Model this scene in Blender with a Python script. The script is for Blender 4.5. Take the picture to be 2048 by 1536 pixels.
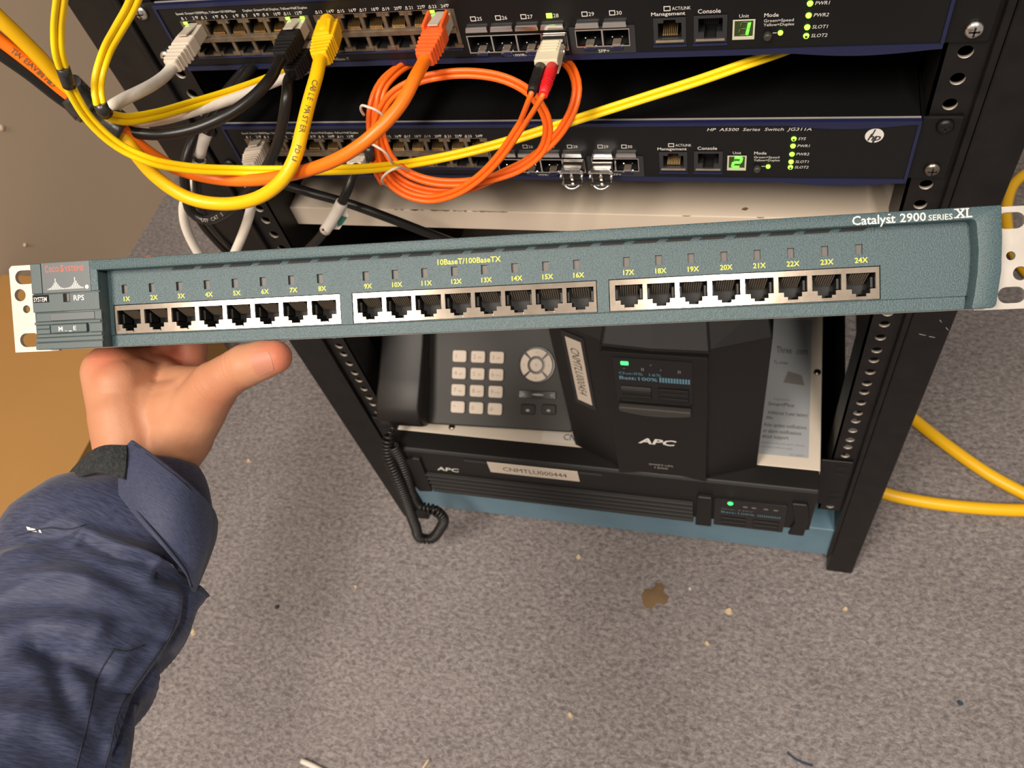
import bpy, bmesh, math, random
from mathutils import Vector, Matrix
import numpy as np

# ------------------------------------------------------------------ camera, world, lights, exposure
for o in list(bpy.data.objects):
    bpy.data.objects.remove(o, do_unlink=True)
scene = bpy.context.scene
COL = scene.collection
S = 0.001          # everything below is written in millimetres
FLOOR = -600.0     # height of the floor in the rack's own millimetre frame (0 = bottom of the lower switch)

CAM = np.array([136.102, -406.772, 367.829])
CR = np.array([[0.960981, 0.210724, -0.179194], [0.076171, -0.824357, -0.560922], [-0.265919, 0.525386, -0.808243]])
FPX = 1655.32


def W(p):
    return Vector((p[0] * S, p[1] * S, (p[2] - FLOOR) * S))


cam_data = bpy.data.cameras.new('camera')
cam = bpy.data.objects.new('camera', cam_data)
COL.objects.link(cam)
cam.matrix_world = Matrix(((CR[0][0], -CR[1][0], -CR[2][0], CAM[0] * S), (CR[0][1], -CR[1][1], -CR[2][1], CAM[1] * S),
                           (CR[0][2], -CR[1][2], -CR[2][2], (CAM[2] - FLOOR) * S), (0, 0, 0, 1)))
cam_data.sensor_fit = 'HORIZONTAL'
cam_data.sensor_width = 36
cam_data.lens = FPX / 2048 * 36
cam_data.clip_start = 0.01
cam_data.dof.use_dof = True
cam_data.dof.focus_distance = 0.40
cam_data.dof.aperture_fstop = 20
scene.camera = cam

world = bpy.data.worlds.new('room_light')
scene.world = world
world.use_nodes = True
world.node_tree.nodes['Background'].inputs[0].default_value = (1.0, 0.91, 0.82, 1)
world.node_tree.nodes['Background'].inputs[1].default_value = 0.17


def area(name, loc, sx, sy, power, color):
    d = bpy.data.lights.new(name, 'AREA')
    d.shape = 'RECTANGLE'
    d.size, d.size_y, d.energy, d.color = sx, sy, power, color
    o = bpy.data.objects.new(name, d)
    COL.objects.link(o)
    o.location = loc
    return o


area('ceiling_light', (-0.62, -1.55, 2.5), 0.58, 1.25, 38, (1.0, 0.885, 0.765))
area('ceiling_light', (0.64, -1.40, 2.5), 0.12, 1.25, 20, (1.0, 0.885, 0.765))
scene.view_settings.view_transform = 'Standard'
scene.view_settings.look = 'None'
scene.view_settings.gamma = 1
scene.view_settings.use_curve_mapping = False
scene.view_settings.exposure = 1.0


# ------------------------------------------------------------------ helpers: measured points
def ray(u, v):
    return CR.T @ np.array([(u - 1024) / FPX, (v - 768) / FPX, 1.0])


def PY(u, v, y):            # the point seen at (u, v) whose distance into the rack is y
    d = ray(u, v)
    return CAM + (y - CAM[1]) / d[1] * d


def PZ(u, v, z):
    d = ray(u, v)
    return CAM + (z - CAM[2]) / d[2] * d


def PD(u, v, t):
    return CAM + t * ray(u, v)


# ------------------------------------------------------------------ helpers: meshes
class MB:
    def __init__(self):
        self.v, self.f, self.m, self.s = [], [], [], []

    def add(self, verts, faces, mat=0, smooth=False):
        b = len(self.v)
        self.v += [tuple(float(c) for c in p) for p in verts]
        for f in faces:
            self.f.append(tuple(b + i for i in f))
            self.m.append(mat)
            self.s.append(smooth)
        return self

    def box(self, x0, x1, y0, y1, z0, z1, mat=0):
        p = [(x0, y0, z0), (x1, y0, z0), (x1, y1, z0), (x0, y1, z0), (x0, y0, z1), (x1, y0, z1), (x1, y1, z1), (x0, y1, z1)]
        return self.add(p, [(0, 3, 2, 1), (4, 5, 6, 7), (0, 1, 5, 4), (1, 2, 6, 5), (2, 3, 7, 6), (3, 0, 4, 7)], mat)

    def prism(self, poly, a0, a1, axis='y', mat=0, poly1=None, smooth=False):
        """poly: outline in the two other axes (x,z for y; x,y for z; y,z for x)"""
        def pt(p, a):
            return {'y': (p[0], a, p[1]), 'z': (p[0], p[1], a), 'x': (a, p[0], p[1])}[axis]
        n = len(poly)
        q = poly1 or poly
        vs = [pt(p, a0) for p in poly] + [pt(p, a1) for p in q]
        self.add(vs, [tuple(range(n)), tuple(range(2 * n - 1, n - 1, -1))], mat)
        b = len(self.v) - 2 * n
        for i in range(n):
            j = (i + 1) % n
            self.f.append((b + i, b + n + i, b + n + j, b + j))
            self.m.append(mat)
            self.s.append(smooth)
        return self

    def tube(self, pts, r, n=12, mat=0, cap=True, squash=1.0):
        pts = [np.array(p, float) for p in pts]
        rs = r if isinstance(r, (list, tuple, np.ndarray)) else [r] * len(pts)
        N = len(pts)
        T = [pts[min(i + 1, N - 1)] - pts[max(i - 1, 0)] for i in range(N)]
        T = [t / (np.linalg.norm(t) + 1e-9) for t in T]
        ref = np.array([0, 0, 1.0])
        if abs(T[0] @ ref) > 0.9:
            ref = np.array([0, 1.0, 0])
        nrm = np.cross(T[0], ref)
        nrm /= np.linalg.norm(nrm)
        vs = []
        for i in range(N):
            nrm = nrm - (nrm @ T[i]) * T[i]
            nrm /= np.linalg.norm(nrm) + 1e-9
            bi = np.cross(T[i], nrm)
            for k in range(n):
                a = 2 * math.pi * k / n
                vs.append(pts[i] + rs[i] * (math.cos(a) * nrm + squash * math.sin(a) * bi))
        fs = [(i * n + k, i * n + (k + 1) % n, (i + 1) * n + (k + 1) % n, (i + 1) * n + k) for i in range(N - 1) for k in range(n)]
        self.add(vs, fs, mat, True)
        if cap:
            b = len(self.v) - len(vs)
            self.f += [tuple(b + k for k in range(n - 1, -1, -1)), tuple(b + (N - 1) * n + k for k in range(n))]
            self.m += [mat, mat]
            self.s += [False, False]
        return self

    def cyl(self, p0, p1, r0, r1=None, n=20, mat=0):
        return self.tube([p0, p1], [r0, r0 if r1 is None else r1], n, mat)

    def capsule(self, p0, p1, r0, r1, n=20, m=6):
        p0, p1 = np.array(p0, float), np.array(p1, float)
        L = np.linalg.norm(p1 - p0)
        t = (p1 - p0) / (L + 1e-9)
        pts, rs = [], []
        for i in range(m):
            a = -math.pi / 2 + (i + 0.25) * (math.pi / 2) / m
            pts.append(p0 + t * r0 * math.sin(a)); rs.append(r0 * math.cos(a))
        for i in range(m + 1):
            a = i * (math.pi / 2) / m * 0.97
            pts.append(p1 + t * r1 * math.sin(a)); rs.append(r1 * math.cos(a))
        return self.tube(pts, rs, n)

    def build(self, name, mats, parent=None, bevel=0, seg=2, smooth=None, loc=None):
        me = bpy.data.meshes.new(name)
        me.from_pydata([(a * S, b * S, c * S) for a, b, c in self.v], [], self.f)
        mats = mats if isinstance(mats, (list, tuple)) else [mats]
        for m in mats:
            me.materials.append(M[m] if isinstance(m, str) else m)
        me.polygons.foreach_set('material_index', self.m)
        me.polygons.foreach_set('use_smooth', self.s)
        bm = bmesh.new()
        bm.from_mesh(me)
        bmesh.ops.remove_doubles(bm, verts=bm.verts, dist=1e-7)
        bmesh.ops.recalc_face_normals(bm, faces=bm.faces)
        if bevel:
            es = [e for e in bm.edges if len(e.link_faces) == 2 and e.calc_face_angle(0) > 0.6]
            bmesh.ops.bevel(bm, geom=es, offset=bevel * S, segments=seg, profile=0.5, affect='EDGES', clamp_overlap=True)
        bm.to_mesh(me)
        bm.free()
        if smooth:
            me.polygons.foreach_set('use_smooth', [True] * len(me.polygons))
            me.set_sharp_from_angle(angle=math.radians(smooth))
        o = bpy.data.objects.new(name, me)
        COL.objects.link(o)
        if parent:
            o.parent = parent
        if loc is not None:
            o.location = (loc[0] * S, loc[1] * S, loc[2] * S)
        return o


def holeplate(mb, X0, X1, Z0, Z1, holes, yf, depth, mat=0, back=None, thick=None, flip=1):
    """a plate with stepped openings: front cells, opening walls, and (back = material index) a floor to every opening"""
    xs = sorted({X0, X1} | {h[0] for h in holes} | {h[1] for h in holes})
    zs = sorted({Z0, Z1} | {h[2] for h in holes} | {h[3] for h in holes})
    xs = [x for x in xs if X0 <= x <= X1]
    zs = [z for z in zs if Z0 <= z <= Z1]
    nx, nz = len(xs) - 1, len(zs) - 1
    H = [[any(h[0] - 1e-6 <= (xs[i] + xs[i + 1]) / 2 <= h[1] + 1e-6 and h[2] - 1e-6 <= (zs[j] + zs[j + 1]) / 2 <= h[3] + 1e-6 for h in holes)
          for j in range(nz)] for i in range(nx)]
    yb = yf + depth
    for i in range(nx):
        for j in range(nz):
            x0, x1, z0, z1 = xs[i], xs[i + 1], zs[j], zs[j + 1]
            if not H[i][j]:
                mb.add([(x0, yf, z0), (x1, yf, z0), (x1, yf, z1), (x0, yf, z1)], [(0, 1, 2, 3)], mat)
            elif back is not None:
                mb.add([(x0, yb, z0), (x1, yb, z0), (x1, yb, z1), (x0, yb, z1)], [(0, 1, 2, 3)], back)
            for di, dj, a, b in ((1, 0, (x1, z0), (x1, z1)), (0, 1, (x0, z1), (x1, z1))):
                ii, jj = i + di, j + dj
                if ii < nx and jj < nz and H[i][j] != H[ii][jj]:
                    wm = mat if back is None else back
                    ym = yf + min(depth, 1.2) * (1 if depth > 0 else -1)
                    if wm != mat and abs(depth) > 1.2:
                        mb.add([(a[0], yf, a[1]), (b[0], yf, b[1]), (b[0], ym, b[1]), (a[0], ym, a[1])], [(0, 1, 2, 3)], mat)
                        mb.add([(a[0], ym, a[1]), (b[0], ym, b[1]), (b[0], yb, b[1]), (a[0], yb, a[1])], [(0, 1, 2, 3)], wm)
                    else:
                        mb.add([(a[0], yf, a[1]), (b[0], yf, b[1]), (b[0], yb, b[1]), (a[0], yb, a[1])], [(0, 1, 2, 3)], wm)
    return mb


def swap_uvw(mb):          # from a plate written as (x, depth, z) to the held switch's own (u, v, w): w = -depth
    mb.v = [(x, z, -y) for x, y, z in mb.v]
    return mb


def spline(pts, step=4.0):
    P = [np.array(p, float) for p in pts]
    P = [2 * P[0] - P[1]] + P + [2 * P[-1] - P[-2]]
    out = []
    for i in range(1, len(P) - 2):
        a, b, c, d = P[i - 1:i + 3]
        n = max(2, int(np.linalg.norm(c - b) / step))
        ta = np.linalg.norm(b - a) ** 0.5 + 1e-6; tb = np.linalg.norm(c - b) ** 0.5 + 1e-6; tc = np.linalg.norm(d - c) ** 0.5 + 1e-6
        m1 = tb * ((b - a) / ta - (c - a) / (ta + tb) + (c - b) / tb)
        m2 = tb * ((c - b) / tb - (d - b) / (tb + tc) + (d - c) / tc)
        for k in range(n):
            t = k / n
            out.append((2 * t**3 - 3 * t**2 + 1) * b + (t**3 - 2 * t**2 + t) * m1 + (-2 * t**3 + 3 * t**2) * c + (t**3 - t**2) * m2)
    out.append(P[-2])
    return out


def tag(o, label, cat, group=None, kind=None):
    o['label'] = label
    o['category'] = cat
    if group:
        o['group'] = group
    if kind:
        o['kind'] = kind
    return o


def empty(name, label=None, cat=None, group=None, loc=(0, 0, FLOOR), mat=None):
    o = bpy.data.objects.new(name, None)
    COL.objects.link(o)
    o.empty_display_size = 0.02
    if mat is not None:
        o.matrix_world = mat
    else:
        o.location = W(loc)
    if label:
        tag(o, label, cat, group)
    return o


def frame(origin, X, Y, Z):
    w = W(origin)
    return Matrix(((X[0], Y[0], Z[0], w[0]), (X[1], Y[1], Z[1], w[1]), (X[2], Y[2], Z[2], w[2]), (0, 0, 0, 1)))


def link_copy(o, parent, loc=None, name=None):
    c = o.copy()
    COL.objects.link(c)
    c.parent = parent
    if loc is not None:
        c.location = (loc[0] * S, loc[1] * S, loc[2] * S)
    return c


_tx = bpy.data.curves.new('lettering', 'FONT')
_to = bpy.data.objects.new('lettering', _tx)
COL.objects.link(_to)


def text(s, parent, pos, h, mat, plane='xz', w=None, align='C', shear=0, bold=0.0, name='lettering', rot=0, label=None, ex=None):
    """flat print: h = height of the capitals in mm, w = total width (the letters are squeezed to it)"""
    _tx.body = s
    _tx.shear = shear
    _tx.offset = bold
    _tx.resolution_u = 2
    dg = bpy.context.evaluated_depsgraph_get()
    dg.update()
    me = bpy.data.meshes.new_from_object(_to.evaluated_get(dg))
    me.name = name
    n = len(me.vertices)
    co = np.empty(n * 3)
    me.vertices.foreach_get('co', co)
    co = co.reshape(-1, 3)
    lo, hi = co.min(0), co.max(0)
    sy = h / 0.69
    sx = w / (hi[0] - lo[0]) if w else sy
    tx = (co[:, 0] - {'C': (lo[0] + hi[0]) / 2, 'L': lo[0], 'R': hi[0]}[align]) * sx
    ty = (co[:, 1] - 0.345) * sy
    if rot:
        c, k = math.cos(rot), math.sin(rot)
        tx, ty = tx * c - ty * k, tx * k + ty * c
    z = np.zeros(n)
    if plane == 'xz':
        out = np.stack([pos[0] + tx, z + pos[1], pos[2] + ty], 1)
    else:
        out = np.stack([pos[0] + tx, pos[1] + ty, z + pos[2]], 1)
    me.vertices.foreach_set('co', (out * S).ravel())
    me.materials.clear()
    me.materials.append(M[mat])
    o = bpy.data.objects.new(name, me)
    COL.objects.link(o)
    o.parent = parent
    if label:
        o['label'] = label
    return o


# ------------------------------------------------------------------ materials (all procedural)
M = {}


def mat(name, color, rough=0.5, metal=0.0, emit=None, estr=1.0, noise=None, bump=None, spec=0.5, color2=None, coat=0, sss=0, trans=0):
    m = bpy.data.materials.new(name)
    m.use_nodes = True
    nt = m.node_tree
    b = nt.nodes['Principled BSDF']
    b.inputs['Base Color'].default_value = (*color, 1)
    b.inputs['Roughness'].default_value = rough
    b.inputs['Metallic'].default_value = metal
    b.inputs['Specular IOR Level'].default_value = spec
    b.inputs['Coat Weight'].default_value = coat
    if sss:
        b.inputs['Subsurface Weight'].default_value = sss
        b.inputs['Subsurface Radius'].default_value = (0.006, 0.002, 0.001)
        b.inputs['Subsurface Scale'].default_value = 1.0
    if trans:
        b.inputs['Transmission Weight'].default_value = trans
    if emit:
        b.inputs['Emission Color'].default_value = (*emit, 1)
        b.inputs['Emission Strength'].default_value = estr
    tc = nt.nodes.new('ShaderNodeTexCoord')
    if noise:                       # (scale, second colour, low, high)
        n = nt.nodes.new('ShaderNodeTexNoise')
        n.inputs['Scale'].default_value = noise[0]
        n.inputs['Detail'].default_value = 5
        nt.links.new(tc.outputs['Object'], n.inputs['Vector'])
        r = nt.nodes.new('ShaderNodeValToRGB')
        r.color_ramp.elements[0].position = noise[2]
        r.color_ramp.elements[1].position = noise[3]
        r.color_ramp.elements[0].color = (*noise[1], 1)
        r.color_ramp.elements[1].color = (*color, 1)
        nt.links.new(n.outputs['Fac'], r.inputs['Fac'])
        nt.links.new(r.outputs['Color'], b.inputs['Base Color'])
    if bump:                        # (scale, strength, distance)
        n2 = nt.nodes.new('ShaderNodeTexNoise')
        n2.inputs['Scale'].default_value = bump[0]
        n2.inputs['Detail'].default_value = 3
        nt.links.new(tc.outputs['Object'], n2.inputs['Vector'])
        bp = nt.nodes.new('ShaderNodeBump')
        bp.inputs['Strength'].default_value = bump[1]
        bp.inputs['Distance'].default_value = bump[2]
        nt.links.new(n2.outputs['Fac'], bp.inputs['Height'])
        nt.links.new(bp.outputs['Normal'], b.inputs['Normal'])
    M[name] = m
    return m


def lin(r, g, b):
    f = lambda c: (c / 255 / 12.92) if c / 255 <= 0.04045 else ((c / 255 + 0.055) / 1.055) ** 2.4
    return (f(r), f(g), f(b))


mat('rack_black', (0.0055, 0.005, 0.005), 0.42, spec=.35, noise=(60, (0.009, 0.008, 0.0075), 0.4, 0.65), bump=(500, 0.15, 0.0003))
mat('black_metal', (0.0055, 0.0055, 0.006), 0.4, spec=.35, bump=(1500, 0.1, 0.0002))
mat('black_plastic', (0.008, 0.0075, 0.0075), 0.45, spec=.4, bump=(2500, 0.2, 0.0001))
mat('ups_black', (0.0085, 0.008, 0.0075), 0.45, spec=.35, bump=(1800, 0.2, 0.0001))
mat('ups_grey', (0.04, 0.037, 0.034), 0.4)
mat('glossy_black', (0.006, 0.006, 0.007), 0.16)
mat('cavity', (0.006, 0.006, 0.006), 0.6)
mat('hp_blue', (0.011, 0.015, 0.055), 0.3)
mat('hp_face', (0.006, 0.006, 0.0065), 0.42, spec=.35)
mat('plate_grey', (0.028, 0.029, 0.032), 0.4)
mat('port_shield', (0.30, 0.245, 0.18), 0.38, 0.75, noise=(250, (0.22, 0.17, 0.12), 0.35, 0.65))
mat('tin_plate', (0.52, 0.44, 0.36), 0.12, 0.72, noise=(180, (0.44, 0.37, 0.30), 0.3, 0.6), bump=(300, 0.05, 0.0003))
mat('ear_metal', (0.50, 0.465, 0.43), 0.5, 0.45, noise=(90, (0.45, 0.42, 0.38), 0.35, 0.65), bump=(120, 0.2, 0.0004))
mat('chrome', (0.80, 0.79, 0.78), 0.18, 1.0)
mat('zinc', (0.78, 0.74, 0.70), 0.24, 1.0, bump=(900, 0.3, 0.0004))
mat('bronze_screw', (0.30, 0.26, 0.22), 0.3, 1.0)
mat('gold', (0.95, 0.66, 0.30), 0.25, 1.0)
mat('copper_pin', (0.72, 0.58, 0.44), 0.35, 0.8)
mat('white_print', (0.72, 0.70, 0.66), 0.6)
mat('grey_print', (0.36, 0.34, 0.31), 0.6)
mat('yellow_print', (0.92, 0.82, 0.06), 0.5)
mat('red_print', (0.72, 0.10, 0.05), 0.5)
mat('dark_print', (0.03, 0.03, 0.03), 0.6)
mat('led_green', (0.25, 0.8, 0.05), 0.3, emit=(0.28, 1.0, 0.04), estr=1.6)
mat('led_green_bright', (0.1, 0.8, 0.1), 0.3, emit=(0.02, 1.0, 0.10), estr=2.2)
mat('display_green', (0.1, 0.8, 0.05), 0.3, emit=(0.08, 1.0, 0.03), estr=1.6)
mat('display_back', (0.035, 0.055, 0.012), 0.3)
mat('display_text', (0.05, 0.12, 0.15), 0.4, emit=(0.22, 0.45, 0.55), estr=0.10)
mat('display_frame', (0.62, 0.60, 0.45), 0.4)
mat('led_off', (0.12, 0.105, 0.095), 0.5, bump=(1500, 0.3, 0.0003))
mat('teal', (0.078, 0.130, 0.145), 0.42, bump=(1500, 0.7, 0.0004), noise=(1500, (0.036, 0.070, 0.080), 0.32, 0.68))
mat('teal_smooth', (0.058, 0.086, 0.090), 0.42, bump=(1300, 0.2, 0.0002))
mat('logo_grey', (0.088, 0.105, 0.112), 0.35)
mat('yellow_cable', (0.95, 0.53, 0.004), 0.36)
mat('yellow_fibre', (1.0, 0.68, 0.004), 0.34)
mat('orange_cable', (0.93, 0.19, 0.008), 0.36)
mat('orange_fibre', (0.92, 0.15, 0.010), 0.36)
mat('orange_boot', (0.92, 0.125, 0.022), 0.4)
mat('white_cable', (0.80, 0.74, 0.65), 0.5, bump=(160, 0.4, 0.001))
mat('beige_plug', (0.70, 0.61, 0.50), 0.4)
mat('clear_plug', (0.52, 0.46, 0.38), 0.18, spec=0.8)
mat('black_cable', (0.012, 0.011, 0.0105), 0.34, spec=.4)
mat('black_tape', (0.024, 0.023, 0.023), 0.28, bump=(60, 0.5, 0.002))
mat('red_boot', (0.72, 0.012, 0.018), 0.4)
mat('cream_plug', (0.68, 0.60, 0.44), 0.35)
mat('tie_white', (0.70, 0.58, 0.48), 0.4)
mat('label_white', (0.66, 0.58, 0.49), 0.55)
mat('tag_white', (0.68, 0.63, 0.57), 0.5)
mat('tag_green', (0.01, 0.13, 0.09), 0.5)
mat('melamine', (0.74, 0.635, 0.515), 0.4, noise=(6, (0.69, 0.585, 0.47), 0.3, 0.7))
mat('chipboard', (0.30, 0.20, 0.11), 0.9)
mat('blue_paint', (0.145, 0.255, 0.33), 0.42, noise=(25, (0.128, 0.232, 0.305), 0.35, 0.6))
mat('ups_case', (0.62, 0.55, 0.46), 0.38)
mat('info_label', (0.36, 0.38, 0.40), 0.22)
mat('info_print', (0.10, 0.09, 0.08), 0.5)
mat('info_print2', (0.20, 0.19, 0.18), 0.5)
mat('phone_black', (0.022, 0.0195, 0.018), 0.45, spec=.4, bump=(1500, 0.2, 0.0001))
mat('handset_black', (0.009, 0.0075, 0.007), 0.42, spec=.35)
mat('gunmetal', (0.30, 0.28, 0.26), 0.28, 1.0)
mat('digit_off', (0.10, 0.11, 0.05), 0.4)
mat('hole_edge', (0.40, 0.35, 0.30), 0.45, 0.3)
mat('key_cream', (0.68, 0.58, 0.48), 0.42)
mat('key_print', (0.38, 0.28, 0.20), 0.6)
mat('cardboard', (0.37, 0.195, 0.055), 0.7, noise=(5, (0.345, 0.18, 0.05), 0.3, 0.7))
mat('cardboard_edge', (0.26, 0.15, 0.06), 0.9)
mat('crumb', (0.58, 0.46, 0.30), 0.9)
mat('scrap_brown', (0.17, 0.105, 0.05), 0.9)
mat('blue_thread', (0.03, 0.05, 0.09), 0.9)
mat('seam', (0.016, 0.019, 0.036), 0.8)
mat('nail', (0.47, 0.195, 0.125), 0.5, spec=0.35)


def carpet():
    m = mat('carpet', (0.2, 0.18, 0.17), 0.95, spec=0.1)
    nt = m.node_tree
    b = nt.nodes['Principled BSDF']
    tc = nt.nodes.new('ShaderNodeTexCoord')
    mp = nt.nodes.new('ShaderNodeMapping')
    mp.inputs['Scale'].default_value = (1.0, 1.5, 1.0)
    nt.links.new(tc.outputs['Object'], mp.inputs['Vector'])
    n1 = nt.nodes.new('ShaderNodeTexNoise'); n1.inputs['Scale'].default_value = 160; n1.inputs['Detail'].default_value = 4; n1.inputs['Roughness'].default_value = 0.6; n1.inputs['Distortion'].default_value = 0.6
    n2 = nt.nodes.new('ShaderNodeTexNoise'); n2.inputs['Scale'].default_value = 520; n2.inputs['Detail'].default_value = 2
    n3 = nt.nodes.new('ShaderNodeTexNoise'); n3.inputs['Scale'].default_value = 7; n3.inputs['Detail'].default_value = 2
    for n in (n1, n2, n3):
        nt.links.new(mp.outputs['Vector'], n.inputs['Vector'])
    r1 = nt.nodes.new('ShaderNodeValToRGB')
    e = r1.color_ramp.elements
    e[0].position, e[1].position = 0.33, 0.66
    e[0].color = (0.148, 0.133, 0.134, 1)
    e[1].color = (0.350, 0.316, 0.310, 1)
    nt.links.new(n1.outputs['Fac'], r1.inputs['Fac'])
    mx = nt.nodes.new('ShaderNodeMix'); mx.data_type = 'RGBA'; mx.blend_type = 'OVERLAY'; mx.inputs[0].default_value = 0.4
    nt.links.new(r1.outputs['Color'], mx.inputs[6]); nt.links.new(n2.outputs['Fac'], mx.inputs[7])
    mx2 = nt.nodes.new('ShaderNodeMix'); mx2.data_type = 'RGBA'; mx2.blend_type = 'OVERLAY'; mx2.inputs[0].default_value = 0.15
    nt.links.new(mx.outputs[2], mx2.inputs[6]); nt.links.new(n3.outputs['Fac'], mx2.inputs[7])
    nt.links.new(mx2.outputs[2], b.inputs['Base Color'])
    ad = nt.nodes.new('ShaderNodeMath'); ad.operation = 'ADD'
    nt.links.new(n1.outputs['Fac'], ad.inputs[0]); nt.links.new(n2.outputs['Fac'], ad.inputs[1])
    bp = nt.nodes.new('ShaderNodeBump'); bp.inputs['Strength'].default_value = 0.6; bp.inputs['Distance'].default_value = 0.004
    nt.links.new(ad.outputs[0], bp.inputs['Height']); nt.links.new(bp.outputs['Normal'], b.inputs['Normal'])


def fabric():
    m = mat('jacket', (0.02, 0.025, 0.05), 0.62, spec=0.35)
    nt = m.node_tree
    b = nt.nodes['Principled BSDF']
    tc = nt.nodes.new('ShaderNodeTexCoord')
    mp = nt.nodes.new('ShaderNodeMapping')
    mp.inputs['Scale'].default_value = (42, 420, 1)
    nt.links.new(tc.outputs['UV'], mp.inputs['Vector'])
    n = nt.nodes.new('ShaderNodeTexNoise'); n.inputs['Scale'].default_value = 1.0; n.inputs['Detail'].default_value = 3; n.inputs['Roughness'].default_value = 0.65
    nt.links.new(mp.outputs['Vector'], n.inputs['Vector'])
    r = nt.nodes.new('ShaderNodeValToRGB')
    e = r.color_ramp.elements
    e[0].position, e[1].position = 0.36, 0.66
    e[0].color = (0.018, 0.023, 0.053, 1)
    e[1].color = (0.046, 0.057, 0.116, 1)
    nt.links.new(n.outputs['Fac'], r.inputs['Fac']); nt.links.new(r.outputs['Color'], b.inputs['Base Color'])
    bp = nt.nodes.new('ShaderNodeBump'); bp.inputs['Strength'].default_value = 0.25; bp.inputs['Distance'].default_value = 0.0006
    nt.links.new(n.outputs['Fac'], bp.inputs['Height']); nt.links.new(bp.outputs['Normal'], b.inputs['Normal'])
    b.inputs['Sheen Weight'].default_value = 0.15


def skin():
    m = mat('skin', (0.55, 0.28, 0.18), 0.5, spec=0.3, sss=0.12)
    nt = m.node_tree
    b = nt.nodes['Principled BSDF']
    tc = nt.nodes.new('ShaderNodeTexCoord')
    n = nt.nodes.new('ShaderNodeTexNoise'); n.inputs['Scale'].default_value = 28; n.inputs['Detail'].default_value = 5
    nt.links.new(tc.outputs['Object'], n.inputs['Vector'])
    r = nt.nodes.new('ShaderNodeValToRGB')
    e = r.color_ramp.elements
    e[0].position, e[1].position = 0.3, 0.7
    e[0].color = (0.45, 0.195, 0.105, 1)
    e[1].color = (0.53, 0.262, 0.150, 1)
    nt.links.new(n.outputs['Fac'], r.inputs['Fac'])
    at = nt.nodes.new('ShaderNodeAttribute'); at.attribute_name = 'flush'
    mxs = nt.nodes.new('ShaderNodeMix'); mxs.data_type = 'RGBA'
    mxs.inputs[7].default_value = (0.56, 0.135, 0.085, 1)
    nt.links.new(at.outputs['Fac'], mxs.inputs[0]); nt.links.new(r.outputs['Color'], mxs.inputs[6]); nt.links.new(mxs.outputs[2], b.inputs['Base Color'])
    v = nt.nodes.new('ShaderNodeTexVoronoi'); v.inputs['Scale'].default_value = 900
    nt.links.new(tc.outputs['Object'], v.inputs['Vector'])
    n2 = nt.nodes.new('ShaderNodeTexNoise'); n2.inputs['Scale'].default_value = 120; n2.inputs['Detail'].default_value = 4
    nt.links.new(tc.outputs['Object'], n2.inputs['Vector'])
    ad = nt.nodes.new('ShaderNodeMath'); ad.operation = 'MULTIPLY_ADD'; ad.inputs[1].default_value = 0.3
    nt.links.new(v.outputs['Distance'], ad.inputs[0]); nt.links.new(n2.outputs['Fac'], ad.inputs[2])
    bp = nt.nodes.new('ShaderNodeBump'); bp.inputs['Strength'].default_value = 0.22; bp.inputs['Distance'].default_value = 0.0008
    nt.links.new(ad.outputs[0], bp.inputs['Height']); nt.links.new(bp.outputs['Normal'], b.inputs['Normal'])


carpet()
fabric()
skin()
mat('velcro', (0.032, 0.036, 0.038), 0.95, bump=(700, 1.0, 0.002), noise=(500, (0.012, 0.014, 0.016), 0.35, 0.7))
mat('wall_paint', (0.70, 0.555, 0.41), 0.5, noise=(3, (0.66, 0.52, 0.38), 0.3, 0.7))


# ------------------------------------------------------------------ the setting
def struct(name, mb, m, **k):
    o = mb.build(name, m, **k)
    o['kind'] = 'structure'
    o.location = (0, 0, -FLOOR * S)
    return o


fl = struct('floor', MB().box(-1500, 1600, -1400, 1900, -630, FLOOR), 'carpet')
tag(fl, 'grey mottled office carpet under the rack', 'floor')
wl = struct('wall_left', MB().box(-1060, -960, -1400, 1900, FLOOR, 900), 'wall_paint')
tag(wl, 'beige painted wall panel left of the rack', 'wall')
wb = struct('wall_back', MB().box(-1060, 1600, 1900, 1960, FLOOR, 900), 'wall_paint')
tag(wb, 'beige wall behind the rack', 'wall')
for (u, v, wr) in ((4, 256, 5.0), (50, 490, 3.0)):
    d = ray(u, v)
    p = CAM + (-960 - CAM[0]) / d[0] * d
    sc = MB().tube([(p[0], p[1], p[2]), (p[0] + 1.2, p[1], p[2]), (p[0] + 2.2, p[1], p[2]), (p[0] + 2.6, p[1], p[2])], [wr, wr * .95, wr * .6, 0.3], 18)
    sc.build('wall_screw', 'wall_paint', wl)

OFF = {}


def thing(name, base, label, cat, group=None):
    o = empty(name, label, cat, group, loc=base)
    OFF[o.name] = base
    return o


def part(mb, name, m, parent, **k):      # vertices written in the rack's frame, parent somewhere else
    o = mb.build(name, m, parent, **k)
    b = OFF[parent.name]
    o.location = (-b[0] * S, -b[1] * S, -b[2] * S)
    return o


def subpart(mb, name, m, parent, **k):   # child of a part that already carries the offset
    return mb.build(name, m, parent, **k)


# ------------------------------------------------------------------ the rack
U = 44.45
rack = thing('equipment_rack', (0, 0, FLOOR), 'black open-front steel equipment rack holding the two switches and power units', 'rack')


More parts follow.
